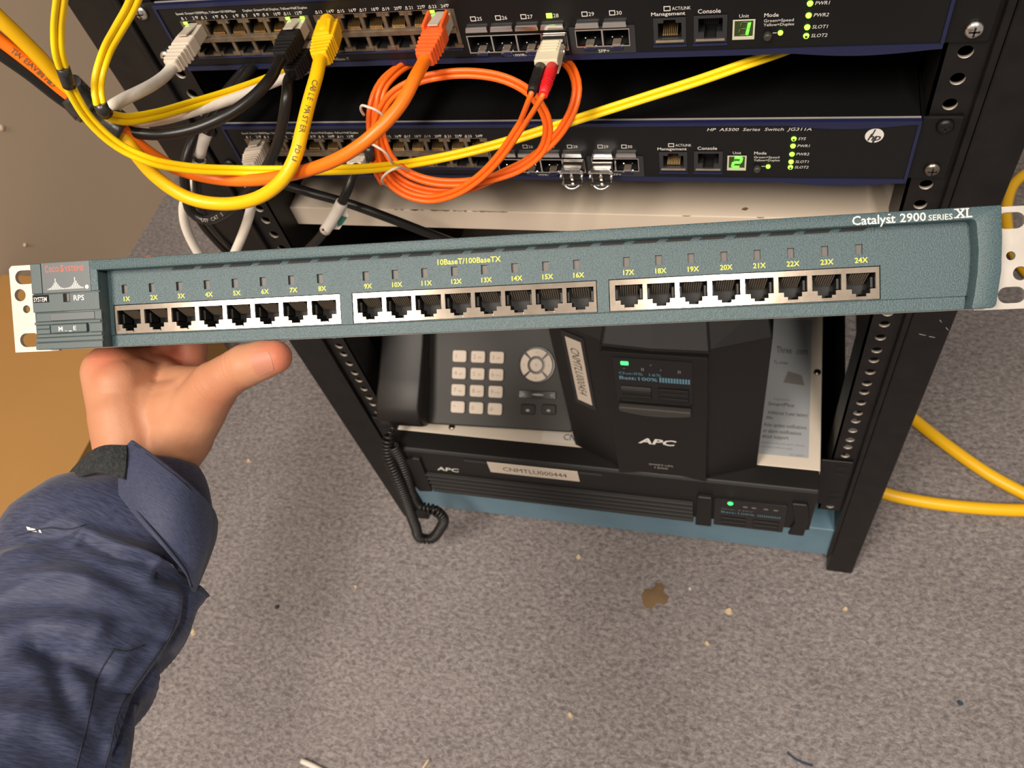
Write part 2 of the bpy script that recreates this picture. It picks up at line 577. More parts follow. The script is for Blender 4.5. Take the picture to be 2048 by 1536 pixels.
def rail_mesh(xc, inner):
    mb = MB()
    zs = sorted([k * U + o for k in range(-10, 8) for o in (6.35, 22.225, 38.1)])
    hw, r, n = 11.0, 3.7, 20
    for i, z in enumerate(zs):
        lo = (zs[i - 1] + z) / 2 if i else z - 8
        hi = (zs[i + 1] + z) / 2 if i < len(zs) - 1 else z + 8
        lo, hi = lo - z, hi - z
        ring, out = [], []
        for k in range(n):
            a = 2 * math.pi * (k + 0.5) / n
            c, s = math.cos(a), math.sin(a)
            ring.append((xc + r * c, z + r * s))
            t = min(hw / abs(c), (hi / s) if s > 0 else (lo / s))
            out.append((xc + t * c, z + t * s))
        vs = [(p[0], 0, p[1]) for p in ring] + [(p[0], 0, p[1]) for p in out] + [(p[0], 2.6, p[1]) for p in ring] + [(p[0], 2.6, p[1]) for p in out]
        fs = []
        for k in range(n):
            j = (k + 1) % n
            fs += [(k, j, n + j, n + k), (2 * n + k, 3 * n + k, 3 * n + j, 2 * n + j)]
        mb.add(vs, fs)
        mb.add([(p[0], y, p[1]) for y in (0, 2.6) for p in ring], [(k, n + k, n + (k + 1) % n, (k + 1) % n) for k in range(n)], 1, True)
        for k in range(n):
            j = (k + 1) % n
            a, b = out[k], out[j]
            if abs(a[0] - b[0]) > 1e-4 and abs(a[1] - b[1]) > 1e-4:
                cx = xc + (hw if a[0] > xc else -hw)
                cz = z + (hi if a[1] > z else lo)
                for y in (0, 2.6):
                    mb.add([(a[0], y, a[1]), (b[0], y, b[1]), (cx, y, cz)], [(0, 1, 2)])
    z0, z1 = zs[0] - 8, zs[-1] + 8
    xi = xc + inner * 11
    mb.box(min(xi, xi - inner * 2), max(xi, xi - inner * 2), 0, 32, z0, z1)     # inner return
    return mb


for sgn in (-1, 1):
    xo = 276 if sgn > 0 else -283
    part(rail_mesh(sgn * 232.5, -sgn), 'mounting_rail', ['rack_black', 'hole_edge'], rack)
    x0, x1 = sorted((sgn * 248, xo))
    pm = MB().prism([(x0, -2), (x1, -2), (x1, 42), (x0, 42)], FLOOR, 345, 'z')
    part(pm, 'front_post', 'rack_black', rack, bevel=1.5)
    l0, l1 = sorted((sgn * 243.4, sgn * 247.6))
    part(MB().box(l0, l1, -4, 30, FLOOR + 45, 345), 'post_lip', 'rack_black', rack, bevel=1.2)
    part(MB().box(x0, x1, 580, 620, FLOOR, 345), 'rear_post', 'rack_black', rack, bevel=1.5)
    sp0, sp1 = sorted((xo, xo - sgn * 2))
    part(MB().box(sp0, sp1, 43, 579, FLOOR + 60, 340), 'side_panel', 'black_metal', rack)
    c0, c1 = sorted((sgn * 224, sgn * 246))
    part(MB().box(c0, c1, 12, 560, -92, -75), 'shelf_bracket', 'rack_black', rack, bevel=1)
    c0, c1 = sorted((sgn * 206, sgn * 246))
    part(MB().box(c0, c1, 34, 570, -436, -430.5), 'support_angle', 'rack_black', rack)
part(MB().box(-281, 274, 596, 600, FLOOR + 60, 340), 'back_panel', 'black_metal', rack)
part(MB().box(-281, 274, 0, 618, 346, 350), 'added_light_cover', 'black_metal', rack)  # unseen cover, added to keep overhead light out of the open rack top
bar = MB().prism([(0, -559), (0, -494), (44, -494), (44, -498), (3, -498), (3, -559)], -243, 245.5, 'x')
part(bar, 'base_crossbar', 'blue_paint', rack, bevel=1.0)['label'] = 'blue painted steel crossbar at the foot of the rack'
# scratches worn through the paint of the right post
for (u, v, du, dv) in ((1838, 668, 14, 3), (1858, 673, 12, 2), (1892, 655, 5, 6), (1880, 640, 3, 5)):
    a, b = PY(u, v, -2.06), PY(u + du, v + dv, -2.06)
    part(MB().tube([a, b], 0.25, 6), 'paint_scratch', 'grey_print', rack)

# the white melamine board lying under the lower switch
bd = thing('shelf_board', (0, 20, -74), 'white melamine shelf board with a chipped front edge under the lower switch', 'shelf')
BF, BZ0, BZ1 = 20.0, -74.8, -56.0
part(MB().box(-222.5, 226.5, BF, 520, BZ0, BZ1), 'board', 'melamine', bd, bevel=0.6)
random.seed(4)
for k in range(20):
    x = -128 + k * 5.5 + random.uniform(-3, 3) if k < 17 else random.uniform(60, 210)
    w, h = random.uniform(1.2, 4), random.uniform(0.3, 1.0)
    part(MB().prism([(x - w, BZ1 + .03), (x - w * .3, BZ1 - h), (x + w * .5, BZ1 - h * .7), (x + w, BZ1 + .03)], BF - 0.08, BF + h * 0.8, 'y'), 'edge_chip', 'chipboard', bd)
p = PZ(1490, 418, BZ1 + .02)
part(MB().prism([(p[0] - 2.6, p[1] - .8), (p[0] + .6, p[1] - 1.6), (p[0] + 2.4, p[1] + .4), (p[0] + .6, p[1] + 1.6), (p[0] - 1.2, p[1] + 1.0)], BZ1, BZ1 + 0.15, 'z'), 'surface_stain', 'scrap_brown', bd)

# ------------------------------------------------------------------ the two rack switches
colsA = [-199.0 + 13.92 * i for i in range(6)]
colsB = [-109.0 + 13.92 * i for i in range(6)]
sfp_c = [-20.4, -6.0, 8.4, 22.8]
sfpp_c = [42.1, 56.9]
FY = -5.0


def screw_mesh(r=4.6):
    mb = MB().tube([(0, 0, 0), (0, -1.2, 0), (0, -2.4, 0), (0, -3.0, 0)], [r, r, r * .72, r * .3], 24)
    mb.box(-r * .55, r * .55, -3.15, -2.3, -.45, .45, 1)
    mb.box(-.45, .45, -3.15, -2.3, -r * .55, r * .55, 1)
    return mb


def tri(mb, x, h, up, s=0.85):
    """outlined port arrow"""
    k = 1 if up else -1
    a, b, c = (x - s, h - k * s), (x + s, h - k * s), (x, h + k * s)
    for p, q in ((a, b), (b, c), (c, a)):
        mb.tube([(p[0], FY - .05, p[1]), (q[0], FY - .05, q[1])], 0.16, 5)


def rj_holes(c, up, b=0):
    if up:
        return [(c - 5.9, c + 5.9, 22.9, 30.3), (c - 3.2, c + 3.2, 30.3, 32.7)]
    return [(c - 5.9, c + 5.9, 11.4, 18.2), (c - 3.4, c + 3.4, 9.6, 11.4)]


_jack = {}


def switch(zb, label, unit, leds, screws, group):
    t = empty('network_switch', label, 'network switch', group, loc=(0, 0, zb))
    MB().box(-219.5, 219.5, 24, 360, .6, 43.6).box(-219.5, 219.5, -1, 24, .6, 1.6).box(-219.5, 219.5, -1, 24, 42.6, 43.6).box(-219.5, -218.5, -1, 24, 1.6, 42.6).box(218.5, 219.5, -1, 24, 1.6, 42.6).build('chassis', 'black_metal', t)
    MB().box(-219.6, 219.6, -2.6, -1.6, 43.9, 44.6).build('top_edge', 'ear_metal', t)
    rects = [(-207.5, -120.6, 8.6, 33.2), (-117.6, -31.2, 8.6, 33.2), (-27.9, 30.2, 5.3, 16.7), (77, 94.2, 7.3, 22.7), (98, 115.2, 7.2, 23.2)]
    fp = MB()
    holeplate(fp, -219.8, 219.8, 0.3, 43.9, rects + [(34.6, 64.4, 6.9, 17.6)], FY, 4, 0, None)
    fp.build('faceplate', 'hp_face', t)
    MB().box(-219.9, 219.9, FY + .6, -1, 0.25, 1.0).box(-219.9, 219.9, FY + .6, -1, 43.3, 44).build('bezel_shell', 'hp_blue', t)
    # blue rim: top, bottom, both ends; the lens-shaped swell on the right
    xs = np.linspace(150, 214, 22)
    bot = [(-220, 2.5), (-220, -0.6)] + [(x, -0.6 - 2.2 * math.sin(math.pi * (x - 150) / 64) ** 1.0) for x in xs] + [(220, -.2), (220, 2.5)]
    MB().prism(bot, FY - .8, FY + 2, 'y').build('blue_rim', 'hp_blue', t, smooth=40)
    top = [(-220, 44.4), (-220, 41.9)] + [(x, 41.9 - 2.6 * math.sin(math.pi * (x - 150) / 64) ** 1.0) for x in xs] + [(220, 41.9), (220, 44.4)]
    MB().prism(top, FY - .8, FY + 2, 'y').build('blue_rim', 'hp_blue', t, smooth=40)
    for s in (-1, 1):
        a, b = sorted((s * 218.4, s * 220.2))
        MB().box(a, b, FY - .8, FY + 2, 2.4, 42).build('blue_rim', 'hp_blue', t)
        e0, e1 = sorted((s * 220.3, s * 241.2))
        mb = MB().prism([(e0, 0.6), (e1, 0.6), (e1, 44.2), (e0, 44.2)], -2.4, -0.2, 'y')
        i0, i1 = sorted((s * 220.3, s * 222.3))
        mb.box(i0, i1, -0.2, 40, 2, 43)
        ear = mb.build('rack_ear', 'black_metal', t, bevel=.8)
        for h in (38.6, 8.0):
            m = screws.get((s, h > 20), 'black_metal')
            if m:
                screw_mesh().build('mounting_screw', [m, 'cavity'], t, loc=(s * 232.6, -2.4, h))
            else:
                MB().prism([(s * 232 - 4.5 + 5.2 * math.cos(a) * .6, h + 2.8 * math.sin(a)) for a in np.linspace(0, 6.283, 17)[:-1]], -2.5, -2.3, 'y').build('slot', 'cavity', t)
    # port blocks
    for cols, x0, x1 in ((colsA, -207.4, -120.7), (colsB, -117.5, -31.3)):
        hs = [h for c in cols for up in (True, False) for h in rj_holes(c, up)]
        mb = MB()
        holeplate(mb, x0, x1, 8.7, 33.1, hs, FY + .1, 9.0, 0, 1)
        blk = mb.build('port_block', ['port_shield', 'cavity'], t)
        MB().box(x0 + 1, x1 - 1, FY - 1.0, FY + .1, 18.7, 21.9).build('divider_strip', 'port_shield', blk, bevel=.3)
        MB().box(x0, x1, FY - .9, FY + .3, 7.5, 8.7).build('lower_lip', 'hp_blue', blk, bevel=.3)
        for i, c in enumerate(cols):
            pins = MB()
            for k in range(8):
                x = c - 3.55 + k * 1.015
                pins.add([(x - .3, FY + 1.2, 23.1), (x + .3, FY + 1.2, 23.1), (x + .3, FY + 1.2, 24.3), (x - .3, FY + 1.2, 24.3), (x - .3, FY + 8, 23.1), (x + .3, FY + 8, 23.1), (x + .3, FY + 8, 27.5), (x - .3, FY + 8, 27.5)],
                         [(0, 1, 2, 3), (3, 2, 6, 7), (0, 3, 7, 4), (1, 5, 6, 2)])
            pins.build('contact_pins', 'gold', blk)
            for s in (-1, 1):
                x = c + s * 4.75
                lit = (len([0 for L in leds if abs(L - x) < .9]) > 0)
                if lit:
                    MB().box(x - 1.3, x + 1.3, FY - .25, FY + .3, 31.0, 32.6).build('port_light', 'led_green', blk)
                else:
                    fr = MB()
                    for (a, b, cc, d) in ((-1.5, 1.5, 30.7, 31.0), (-1.5, 1.5, 32.6, 32.85), (-1.5, -1.2, 31, 32.6), (1.2, 1.5, 31, 32.6)):
                        fr.box(x + a, x + b, FY - .12, FY + .1, cc, d)
                    fr.build('port_light', 'port_shield', blk)
            # foot tabs of the lower row
            MB().box(c + 3.7, c + 3.7 + 5.0, FY - .4, FY + .1, 9.2, 11.3).build('shield_tab', 'port_shield', blk)
    num = 1
    for cols in (colsA, colsB):
        for c in cols:
            m = MB()
            tri(m, c - 5.3, 34.9, True)
            text(str(num), t, (c - 2.7, FY - .06, 34.9), 1.9, 'white_print', name='port_number')
            text(str(num + 1), t, (c + 2.5, FY - .06, 34.9), 1.9, 'white_print', name='port_number')
            tri(m, c + 5.0, 34.9, False)
            m.build('port_arrow', 'white_print', t)
            num += 2
    text('Speed: Green=1000Mbps, Yellow=10/100Mbps', t, (-207, FY - .06, 38.1), 1.5, 'white_print', align='L', w=41)
    text('Duplex: Green=Full Duplex, Yellow=Half Duplex', t, (-161, FY - .06, 38.1), 1.5, 'white_print', align='L', w=42)
    text('10/100/1000Base-T', t, (-105, FY - .06, 4.2), 1.9, 'grey_print', align='R', w=24)
    # fibre bays
    def bays(centres, z0, z1, x0, x1, mt, pitch):
        hs = [(c - pitch / 2 + .45, c + pitch / 2 - .45, z0 + .7, z1 - .7) for c in centres]
        mb = MB()
        holeplate(mb, x0, x1, z0, z1, hs, FY - .5, 22, 0, 1)
        g = mb.build('fibre_cage', ['chrome', 'cavity'], t)
        for c in centres:
            MB().box(c - 2.3, c + 2.3, FY - 1.6, FY + 4, z0 + .9, z0 + 2.1).build('latch_tab', 'tin_plate', g, bevel=.3)
            MB().box(c - 3.4, c + 3.4, FY - 1.3, FY + .2, z0 - 1.6, z0 - .1).build('cage_foot', 'hp_blue', g, bevel=.2)
            MB().box(c - 3.0, c - 2.4, FY + 3, FY + 6, z0 + 3.2, z0 + 3.9).box(c + 2.4, c + 3.0, FY + 3, FY + 6, z0 + 3.2, z0 + 3.9).build('cage_spring', 'chrome', g)
    bays(sfp_c, 5.4, 16.6, -27.8, 30.1, 'chrome', 14.4)
    mb = MB()
    holeplate(mb, 31.6, 67.3, 1.7 + 1.0, 19.4, [(34.6, 64.4, 6.9, 17.6)], FY - .4, .5, 0, None)
    mb.build('module_plate', 'plate_grey', t)
    bays(sfpp_c, 6.95, 17.55, 34.7, 64.3, 'chrome', 14.8)
    for n, c in zip(range(25, 31), sfp_c + sfpp_c):
        MB().prism([(c - 6.9, 19.0), (c + 6.4, 19.0), (c + 6.1, 22.0), (c - 6.2, 22.0)], FY - 1.8, FY, 'y').build('light_pipe', 'chrome', t, bevel=.3)
        if n == 28 and unit == 1:
            MB().box(c - 2.6, c + .6, FY - .3, FY, 25.1, 27.9).build('port_light', 'led_green', t)
        else:
            f = MB()
            for (a, b, d, e) in ((-2.6, .6, 25.1, 25.5), (-2.6, .6, 27.5, 27.9), (-2.6, -2.2, 25.5, 27.5), (.2, .6, 25.5, 27.5)):
                f.box(c + a, c + b, FY - .1, FY, d, e)
            f.build('port_light', 'white_print', t)
        text(str(n), t, (c + 2.6, FY - .06, 26.4), 2.2, 'white_print', name='port_number')
    text('100/1000Base-X', t, (1.5, FY - .06, 3.0), 1.9, 'white_print', w=18.5)
    text('SFP+', t, (49.6, FY - .5, 4.4), 1.9, 'white_print', w=6)
    # management and console jacks
    for x0, kind in ((77.1, 0), (98.1, 1)):
        c = x0 + 8.5
        hs = [(c - 6.2, c + 6.2, 10.4, 19.5), (c - 3.2, c + 3.2, 19.5, 21.3)] if kind == 0 else [(c - 6.2, c + 6.2, 13, 21.3), (c - 3.2, c + 3.2, 9.6, 13)]
        mb = MB()
        holeplate(mb, x0, x0 + 17, 7.4, 22.6 + .5 * kind, hs, FY - .3, 10, 0, 1)
        j = mb.build('jack', ['plate_grey', 'cavity'], t)
        MB().box(x0 + 1, x0 + 16, FY - 1.2, FY - .3, 8.5, 9.8).build('jack_lip', 'tin_plate', j, bevel=.3)
        MB().box(x0 - .5, x0 + 17.5, FY - 1.0, FY + .2, 5.6, 6.8).build('jack_foot', 'hp_blue', j, bevel=.3)
        pins = MB()
        for k in range(8):
            x = c - 3.55 + k * 1.015
            if kind == 0:
                pins.add([(x - .3, FY + 1.2, 11.2), (x + .3, FY + 1.2, 11.2), (x + .3, FY + 1.2, 12.3), (x - .3, FY + 1.2, 12.3), (x - .3, FY + 9, 12), (x + .3, FY + 9, 12), (x + .3, FY + 9, 16.5), (x - .3, FY + 9, 16.5)],
                         [(0, 1, 2, 3), (3, 2, 6, 7), (0, 3, 7, 4), (1, 5, 6, 2)])
            else:
                pins.box(x - .25, x + .25, FY + 6, FY + 9, 14, 20)
        pins.build('contact_pins', 'gold' if kind == 0 else 'cavity', j)
    text('Management', t, (85, FY - .06, 24.7), 2.0, 'white_print', w=17.5, bold=.008)
    f = MB()
    for (a, b, d, e) in ((82.8, 86.3, 26.2, 26.6), (82.8, 86.3, 28.5, 28.9), (82.8, 83.2, 26.6, 28.5), (85.9, 86.3, 26.6, 28.5)):
        f.box(a, b, FY - .1, FY, d, e)
    f.build('status_light', 'white_print', t)
    text('ACT/LINK', t, (91.8, FY - .06, 27.5), 1.8, 'white_print', w=9.5)
    text('Console', t, (105.9, FY - .06, 25.2), 2.3, 'white_print', w=11.5, bold=.008)
    text('Unit', t, (123.3, FY - .06, 21.7), 1.9, 'white_print', w=4.8)
    fr = MB()
    holeplate(fr, 117.9, 129.0, 8.5, 20.0, [(118.8, 128.1, 10.2, 19.2)], FY - .5, .6, 0, None)
    d = fr.build('unit_display', 'display_frame', t)
    MB().box(118.7, 128.2, FY - .1, FY, 10.1, 19.3).build('display_window', 'display_back', d)
    segs = {1: 'bc', 2: 'abged'}[unit]
    cx, cz, w2, h2 = 123.6, 14.7, 2.1, 3.6
    seg = {'a': ((-w2, h2), (w2, h2)), 'g': ((-w2, 0), (w2, 0)), 'd': ((-w2, -h2), (w2, -h2)), 'b': ((w2, 0.3), (w2, h2 - .3)), 'c': ((w2, -h2 + .3), (w2, -.3)),
           'f': ((-w2, .3), (-w2, h2 - .3)), 'e': ((-w2, -h2 + .3), (-w2, -.3))}
    for k, (a, b) in seg.items():
        sh = lambda p: (cx + p[0] + p[1] * .16, FY - .35, cz + p[1])
        MB().tube([sh(a), sh(b)], 0.75 if k in segs else .3, 8, squash=1).build('digit_segment', 'display_green' if k in segs else 'digit_off', d)
    text('Mode', t, (133.2, FY - .06, 21.6), 2.1, 'white_print', align='L', w=7, bold=.008)
    text('Green=Speed', t, (133.2, FY - .06, 18.5), 1.6, 'white_print', align='L', w=14.5)
    text('Yellow=Duplex', t, (133.2, FY - .06, 16.2), 1.6, 'white_print', align='L', w=15)
    MB().tube([(135.6, FY, 10.7), (135.6, FY - 3, 10.7), (135.6, FY - 3.6, 10.7)], [2.1, 2.0, 1.4], 20).build('mode_button', 'ups_grey', t)
    MB().box(138, 140, FY - .1, FY, 11.3, 11.6).build('mode_line', 'white_print', t)
    MB().tube([(141.8, FY, 11.5), (141.8, FY - .8, 11.5), (141.8, FY - 1.3, 11.5)], [1.35, 1.2, .4], 16).build('status_light', 'led_green', t)
    for nm, h, on in (('SYS', 32.2, unit == 1), ('PWR1', 27.0, 1), ('PWR2', 20.6 if unit == 1 else 20.9, 1), ('SLOT1', 14.1 if unit == 1 else 15.2, 1), ('SLOT2', 9.2 if unit == 1 else 11.0, 0)):
        MB().tube([(154.6, FY, h), (154.6, FY - .7, h), (154.6, FY - 1.1, h)], [1.5, 1.35, .5], 16).build('status_light', 'led_green', t)
        if not on:
            MB().tube([(154.6, FY - .9, h), (154.6, FY - 1.25, h)], [.75, .7], 12).build('status_light', 'display_back', t)
        text(nm, t, (157.0, FY - .06, h), 1.9, 'white_print', align='L', shear=.2)
    text('HP  A5500  Series  Switch  JG311A', t, (105.6, FY - .06, 39.0), 2.1, 'white_print', align='L', w=58, shear=.22)
    MB().prism([(197.4 + 4.9 * math.cos(a), 34.2 + 4.9 * math.sin(a)) for a in np.linspace(0, 6.2832, 41)[:-1]], FY - .15, FY, 'y').build('round_badge', 'white_print', t)
    text('hp', t, (197.5, FY - .25, 33.3), 4.6, 'dark_print', shear=.3, w=7.0, bold=.02)
    for x in (195.75, 198.2):
        MB().prism([(x - .45, 33), (x + .35, 33), (x + 1.9, 38.6), (x + 1.1, 38.6)] if x < 197 else [(x - 1.5, 29.6), (x - .7, 29.6), (x + .5, 34), (x - .3, 34)], FY - .24, FY - .16, 'y').build('badge_stroke', 'dark_print', t)
    return t


sw1 = switch(88.9, 'black blue-rimmed network switch showing a green 1, upper one in the rack', 1, [-203.75, -134.15, -124.65, -44.15],
             {(-1, True): 'zinc', (-1, False): 'zinc', (1, False): 'zinc', (1, True): 'zinc'}, 'switches mounted in the rack')
sw2 = switch(0.0, 'black blue-rimmed network switch showing a green 2, lower one in the rack', 2, [],
             {(-1, True): 'black_metal', (-1, False): 'black_metal', (1, True): 'black_metal', (1, False): 'bronze_screw'}, 'switches mounted in the rack')


# ------------------------------------------------------------------ the switch held in the hand
HR = np.array([[0.98533, -0.101441, 0.137242], [0.164278, 0.781662, -0.601678], [-0.046242, 0.615397, 0.78686]])
HT = np.array([14.572, -168.24, 83.131])


def HL(u, v, w):            # the held switch's own frame -> rack frame
    return HT + HR @ np.array([u, v, w], float)


def plate2d(loops, z0, z1, name, m, parent, bevel=0.0):
    """flat plate with real openings: loops[0] is the outline, the others are holes"""
    cu = bpy.data.curves.new(name, 'CURVE')
    cu.dimensions = '2D'
    cu.fill_mode = 'BOTH'
    cu.extrude = abs(z1 - z0) / 2 * S
    for lp in loops:
        sp = cu.splines.new('POLY')
        sp.points.add(len(lp) - 1)
        for p, q in zip(sp.points, lp):
            p.co = (q[0] * S, q[1] * S, 0, 1)
        sp.use_cyclic_u = True
    to = bpy.data.objects.new(name, cu)
    COL.objects.link(to)
    dg = bpy.context.evaluated_depsgraph_get()
    me = bpy.data.meshes.new_from_object(to.evaluated_get(dg))
    bpy.data.objects.remove(to, do_unlink=True)
    for v in me.vertices:
        v.co.z += (z0 + z1) / 2 * S
    me.materials.clear()
    me.materials.append(M[m])
    me.name = name
    o = bpy.data.objects.new(name, me)
    COL.objects.link(o)
    o.parent = parent
    return o


def circ(x, y, rx, ry=None, n=24):
    ry = ry or rx
    return [(x + rx * math.cos(2 * math.pi * k / n), y + ry * math.sin(2 * math.pi * k / n)) for k in range(n)]


def stad(x, y, hw, r, n=10):
    a = [(x + hw - r + r * math.cos(t), y + r * math.sin(t)) for t in np.linspace(-math.pi / 2, math.pi / 2, n)]
    return a + [(x - hw + r + r * math.cos(t), y + r * math.sin(t)) for t in np.linspace(math.pi / 2, 1.5 * math.pi, n)]


held = empty('network_switch', 'teal network switch with three rows of eight sockets, held up in the hand', 'network switch',
             mat=frame(HT, HR[:, 0], HR[:, 1], HR[:, 2]))
# chassis tray behind the bezel
ch = MB().box(-219, 219, -21.4, 21.2, -44, -16).box(-219, 219, -21.4, -20.2, -16, -1).box(-219, 219, 20, 21.2, -16, -1).box(-219, -218, -20.2, 20, -16, -1).box(218, 219, -20.2, 20, -16, -1)
ch.build('chassis', 'ear_metal', held)
plate2d([[(-241.3, -21.9), (-217, -21.9), (-217, 21.9), (-239.8, 21.9), (-241.3, 20.4)], stad(-232.6, 15.9, 5.6, 3.5), stad(-232.6, -15.9, 5.6, 3.5),
         circ(-236.2, 7.0, 3.1), circ(-233.2, -.2, 2.0)], -2.2, 0, 'rack_ear', 'ear_metal', held)
plate2d([[(217, -21.9), (241.3, -21.9), (241.3, 21.9), (217, 21.9)], stad(232.4, 15.9, 5.6, 3.5), stad(232.4, -15.9, 5.6, 3.5),
         circ(236.0, -6.8, 3.0), circ(232.2, .9, 1.9)], -2.2, 0, 'rack_ear', 'ear_metal', held)

# bezel: top bar and right cheek in one piece
arc = [(214.6 - 2.2 + 2.2 * math.cos(a), 14.1 + 2.2 * math.sin(a)) for a in np.linspace(math.pi / 2, 0, 6)]
outl = [(-190.2, 21.4), (-190.2, 16.3)] + arc + [(215.3, 4), (214.8, -6), (213.4, -16), (212.3, -21.2), (221, -21.2), (222.3, -20), (224.4, -6), (224.9, 8), (224.7, 21.6)]
MB().prism(outl, -2, 10, 'z').build('bezel_rim', 'teal', held, bevel=.7, smooth=40)
# left cheek: base block with raised bands
MB().prism([(-222, -21.2), (-186.2, -21.2), (-186.2, 15.2), (-187.4, 16.4), (-190.3, 16.4), (-190.3, 21.4), (-222, 21.3)], -2, 8.9, 'z').build('bezel_cheek', 'teal_smooth', held, bevel=.4, smooth=40)
MB().prism([(-190.2, 6.5), (-190.2, 21.4), (-188.8, 21.4), (-186.5, 16.4), (-186.2, 15), (-186.2, 6.5)], 8, 9.95, 'z').build('bezel_band', 'teal', held, bevel=.3)
MB().box(-222, -216.4, 6.3, 21.2, 8, 9.9).build('bezel_band', 'teal_smooth', held, bevel=.4)
MB().box(-216.2, -190.4, 6.4, 21.3, 8, 9.7).build('logo_plate', 'logo_grey', held, bevel=.2)
for v0, v1, u0, u1, w in ((-2.7, 6.0, -222, -186.3, 9.9), (-7.4, -3.2, -221, -186.0, 9.4), (-8.9, -7.6, -222, -186.6, 9.7), (-15.2, -13.6, -221, -186.4, 9.6),
                          (-11, -9.2, -221, -214, 9.6), (-13.5, -11.1, -221, -214, 9.5), (-13.4, -9.2, -192.6, -185.9, 9.6), (-17.5, -15.4, -222, -186.0, 9.8), (-21.1, -17.9, -222, -186.2, 9.9)):
    MB().box(u0, u1, v0, v1, 8, w).build('bezel_band', 'teal_smooth', held, bevel=.25)
MB().box(-213.2, -189.6, -7.2, -3.4, 9, 9.8).build('blank_button', 'logo_grey', held, bevel=.25)
MB().box(-213.0, -193.6, -13.4, -9.0, 8.5, 10.6).build('mode_button', 'teal_smooth', held, bevel=.5)
text('M', held, (-207.4, -11.3, 10.65), 2.3, 'white_print', 'xy', w=2.2, bold=.01)
text('E', held, (-199.8, -11.2, 10.65), 2.0, 'white_print', 'xy', w=1.5, bold=.01)
text('_', held, (-204.6, -11.1, 10.65), 2.0, 'white_print', 'xy', w=1.3)
text('_', held, (-202.3, -10.9, 10.65), 2.6, 'white_print', 'xy', w=1.6, bold=.02)
MB().box(-221.4, -212.9, 2.0, 5.7, 9.85, 9.98).build('system_window', 'glossy_black', held)
text('SYSTEM', held, (-217.6, 3.6, 10.02), 2.2, 'white_print', 'xy', w=7.0, bold=.01)
MB().box(-205.3, -201.9, 1.7, 6.0, 9.85, 9.98).build('power_light', 'glossy_black', held)
MB().box(-203.2, -201.8, 1.9, 5.8, 9.9, 10.2).build('power_light', 'led_off', held, bevel=.2)
text('RPS', held, (-196.9, 3.5, 9.98), 2.5, 'white_print', 'xy', w=5.6, bold=.012)
# maker's plate: red small capitals over a bar pattern
text('C', held, (-214.0, 18.2, 9.75), 3.2, 'red_print', 'xy', align='L', w=1.6, bold=.0)
text('ISCO', held, (-211.8, 17.85, 9.75), 2.4, 'red_print', 'xy', align='L', w=5.2, bold=.0)
text('S', held, (-205.7, 18.2, 9.75), 3.2, 'red_print', 'xy', align='L', w=1.7, bold=.012)
text('YSTEMS', held, (-203.6, 17.85, 9.75), 2.4, 'red_print', 'xy', align='L', w=10.2, bold=.0)
hts = [.5, .7, 1.0, 1.5, 2.2, 3.3, 5.4, 3.6, 2.6, 1.7, 1.1, .8, .6, .6, .6, .7, .8, 1.0, 1.4, 2.0, 3.0, 5.6, 3.8, 2.6, 1.7, 1.1, .8, .6]
for k, h in enumerate(hts):
    u = -213.2 + k * 0.695
    MB().box(u - .19, u + .19, 8.0, 8.0 + h, 9.68, 9.76).build('logo_bar', 'white_print', held)
MB().prism(circ(-192.4, 8.6, 1.0, n=16), 9.68, 9.76, 'z').build('logo_dot', 'white_print', held)

# recessed panel with windows for the lights and cut-outs for the socket plates
groups = [(-177.6, 14.43, -184.3, -67.0), (-53.9, 14.28, -61.3, 55.0), (68.7, 14.40, 60.3, 178.3)]
lights = [g[0] + g[1] * i for g in groups for i in range(8)]
holes = [(g[2], g[3], -15.2, -0.5) for g in groups] + [(c - 1.5, c + 1.5, 4.9, 9.2) for c in lights]
mb = MB()
holeplate(mb, -186.3, 215.6, -15.4, 17.2, holes, -2.0, 1.8, 0, None)
swap_uvw(mb).build('recessed_panel', 'teal', held)
MB().box(-186.2, 213.0, -21.3, -15.5, -1, 2.15).build('lower_panel', 'teal', held, bevel=.35)
MB().box(-186.3, 215, 15, 17.4, -1.5, -.5).build('panel_backing', 'cavity', held)
for k in range(22):
    u = -146 + k * 14.9
    MB().prism([(u - 6.0, 15.0), (u + 4.6, 15.0), (u + 6.4, 16.4), (u - 4.2, 16.4)], 2.0, 2.5, 'z').build('vent_slot', 'cavity', held)
n = 0
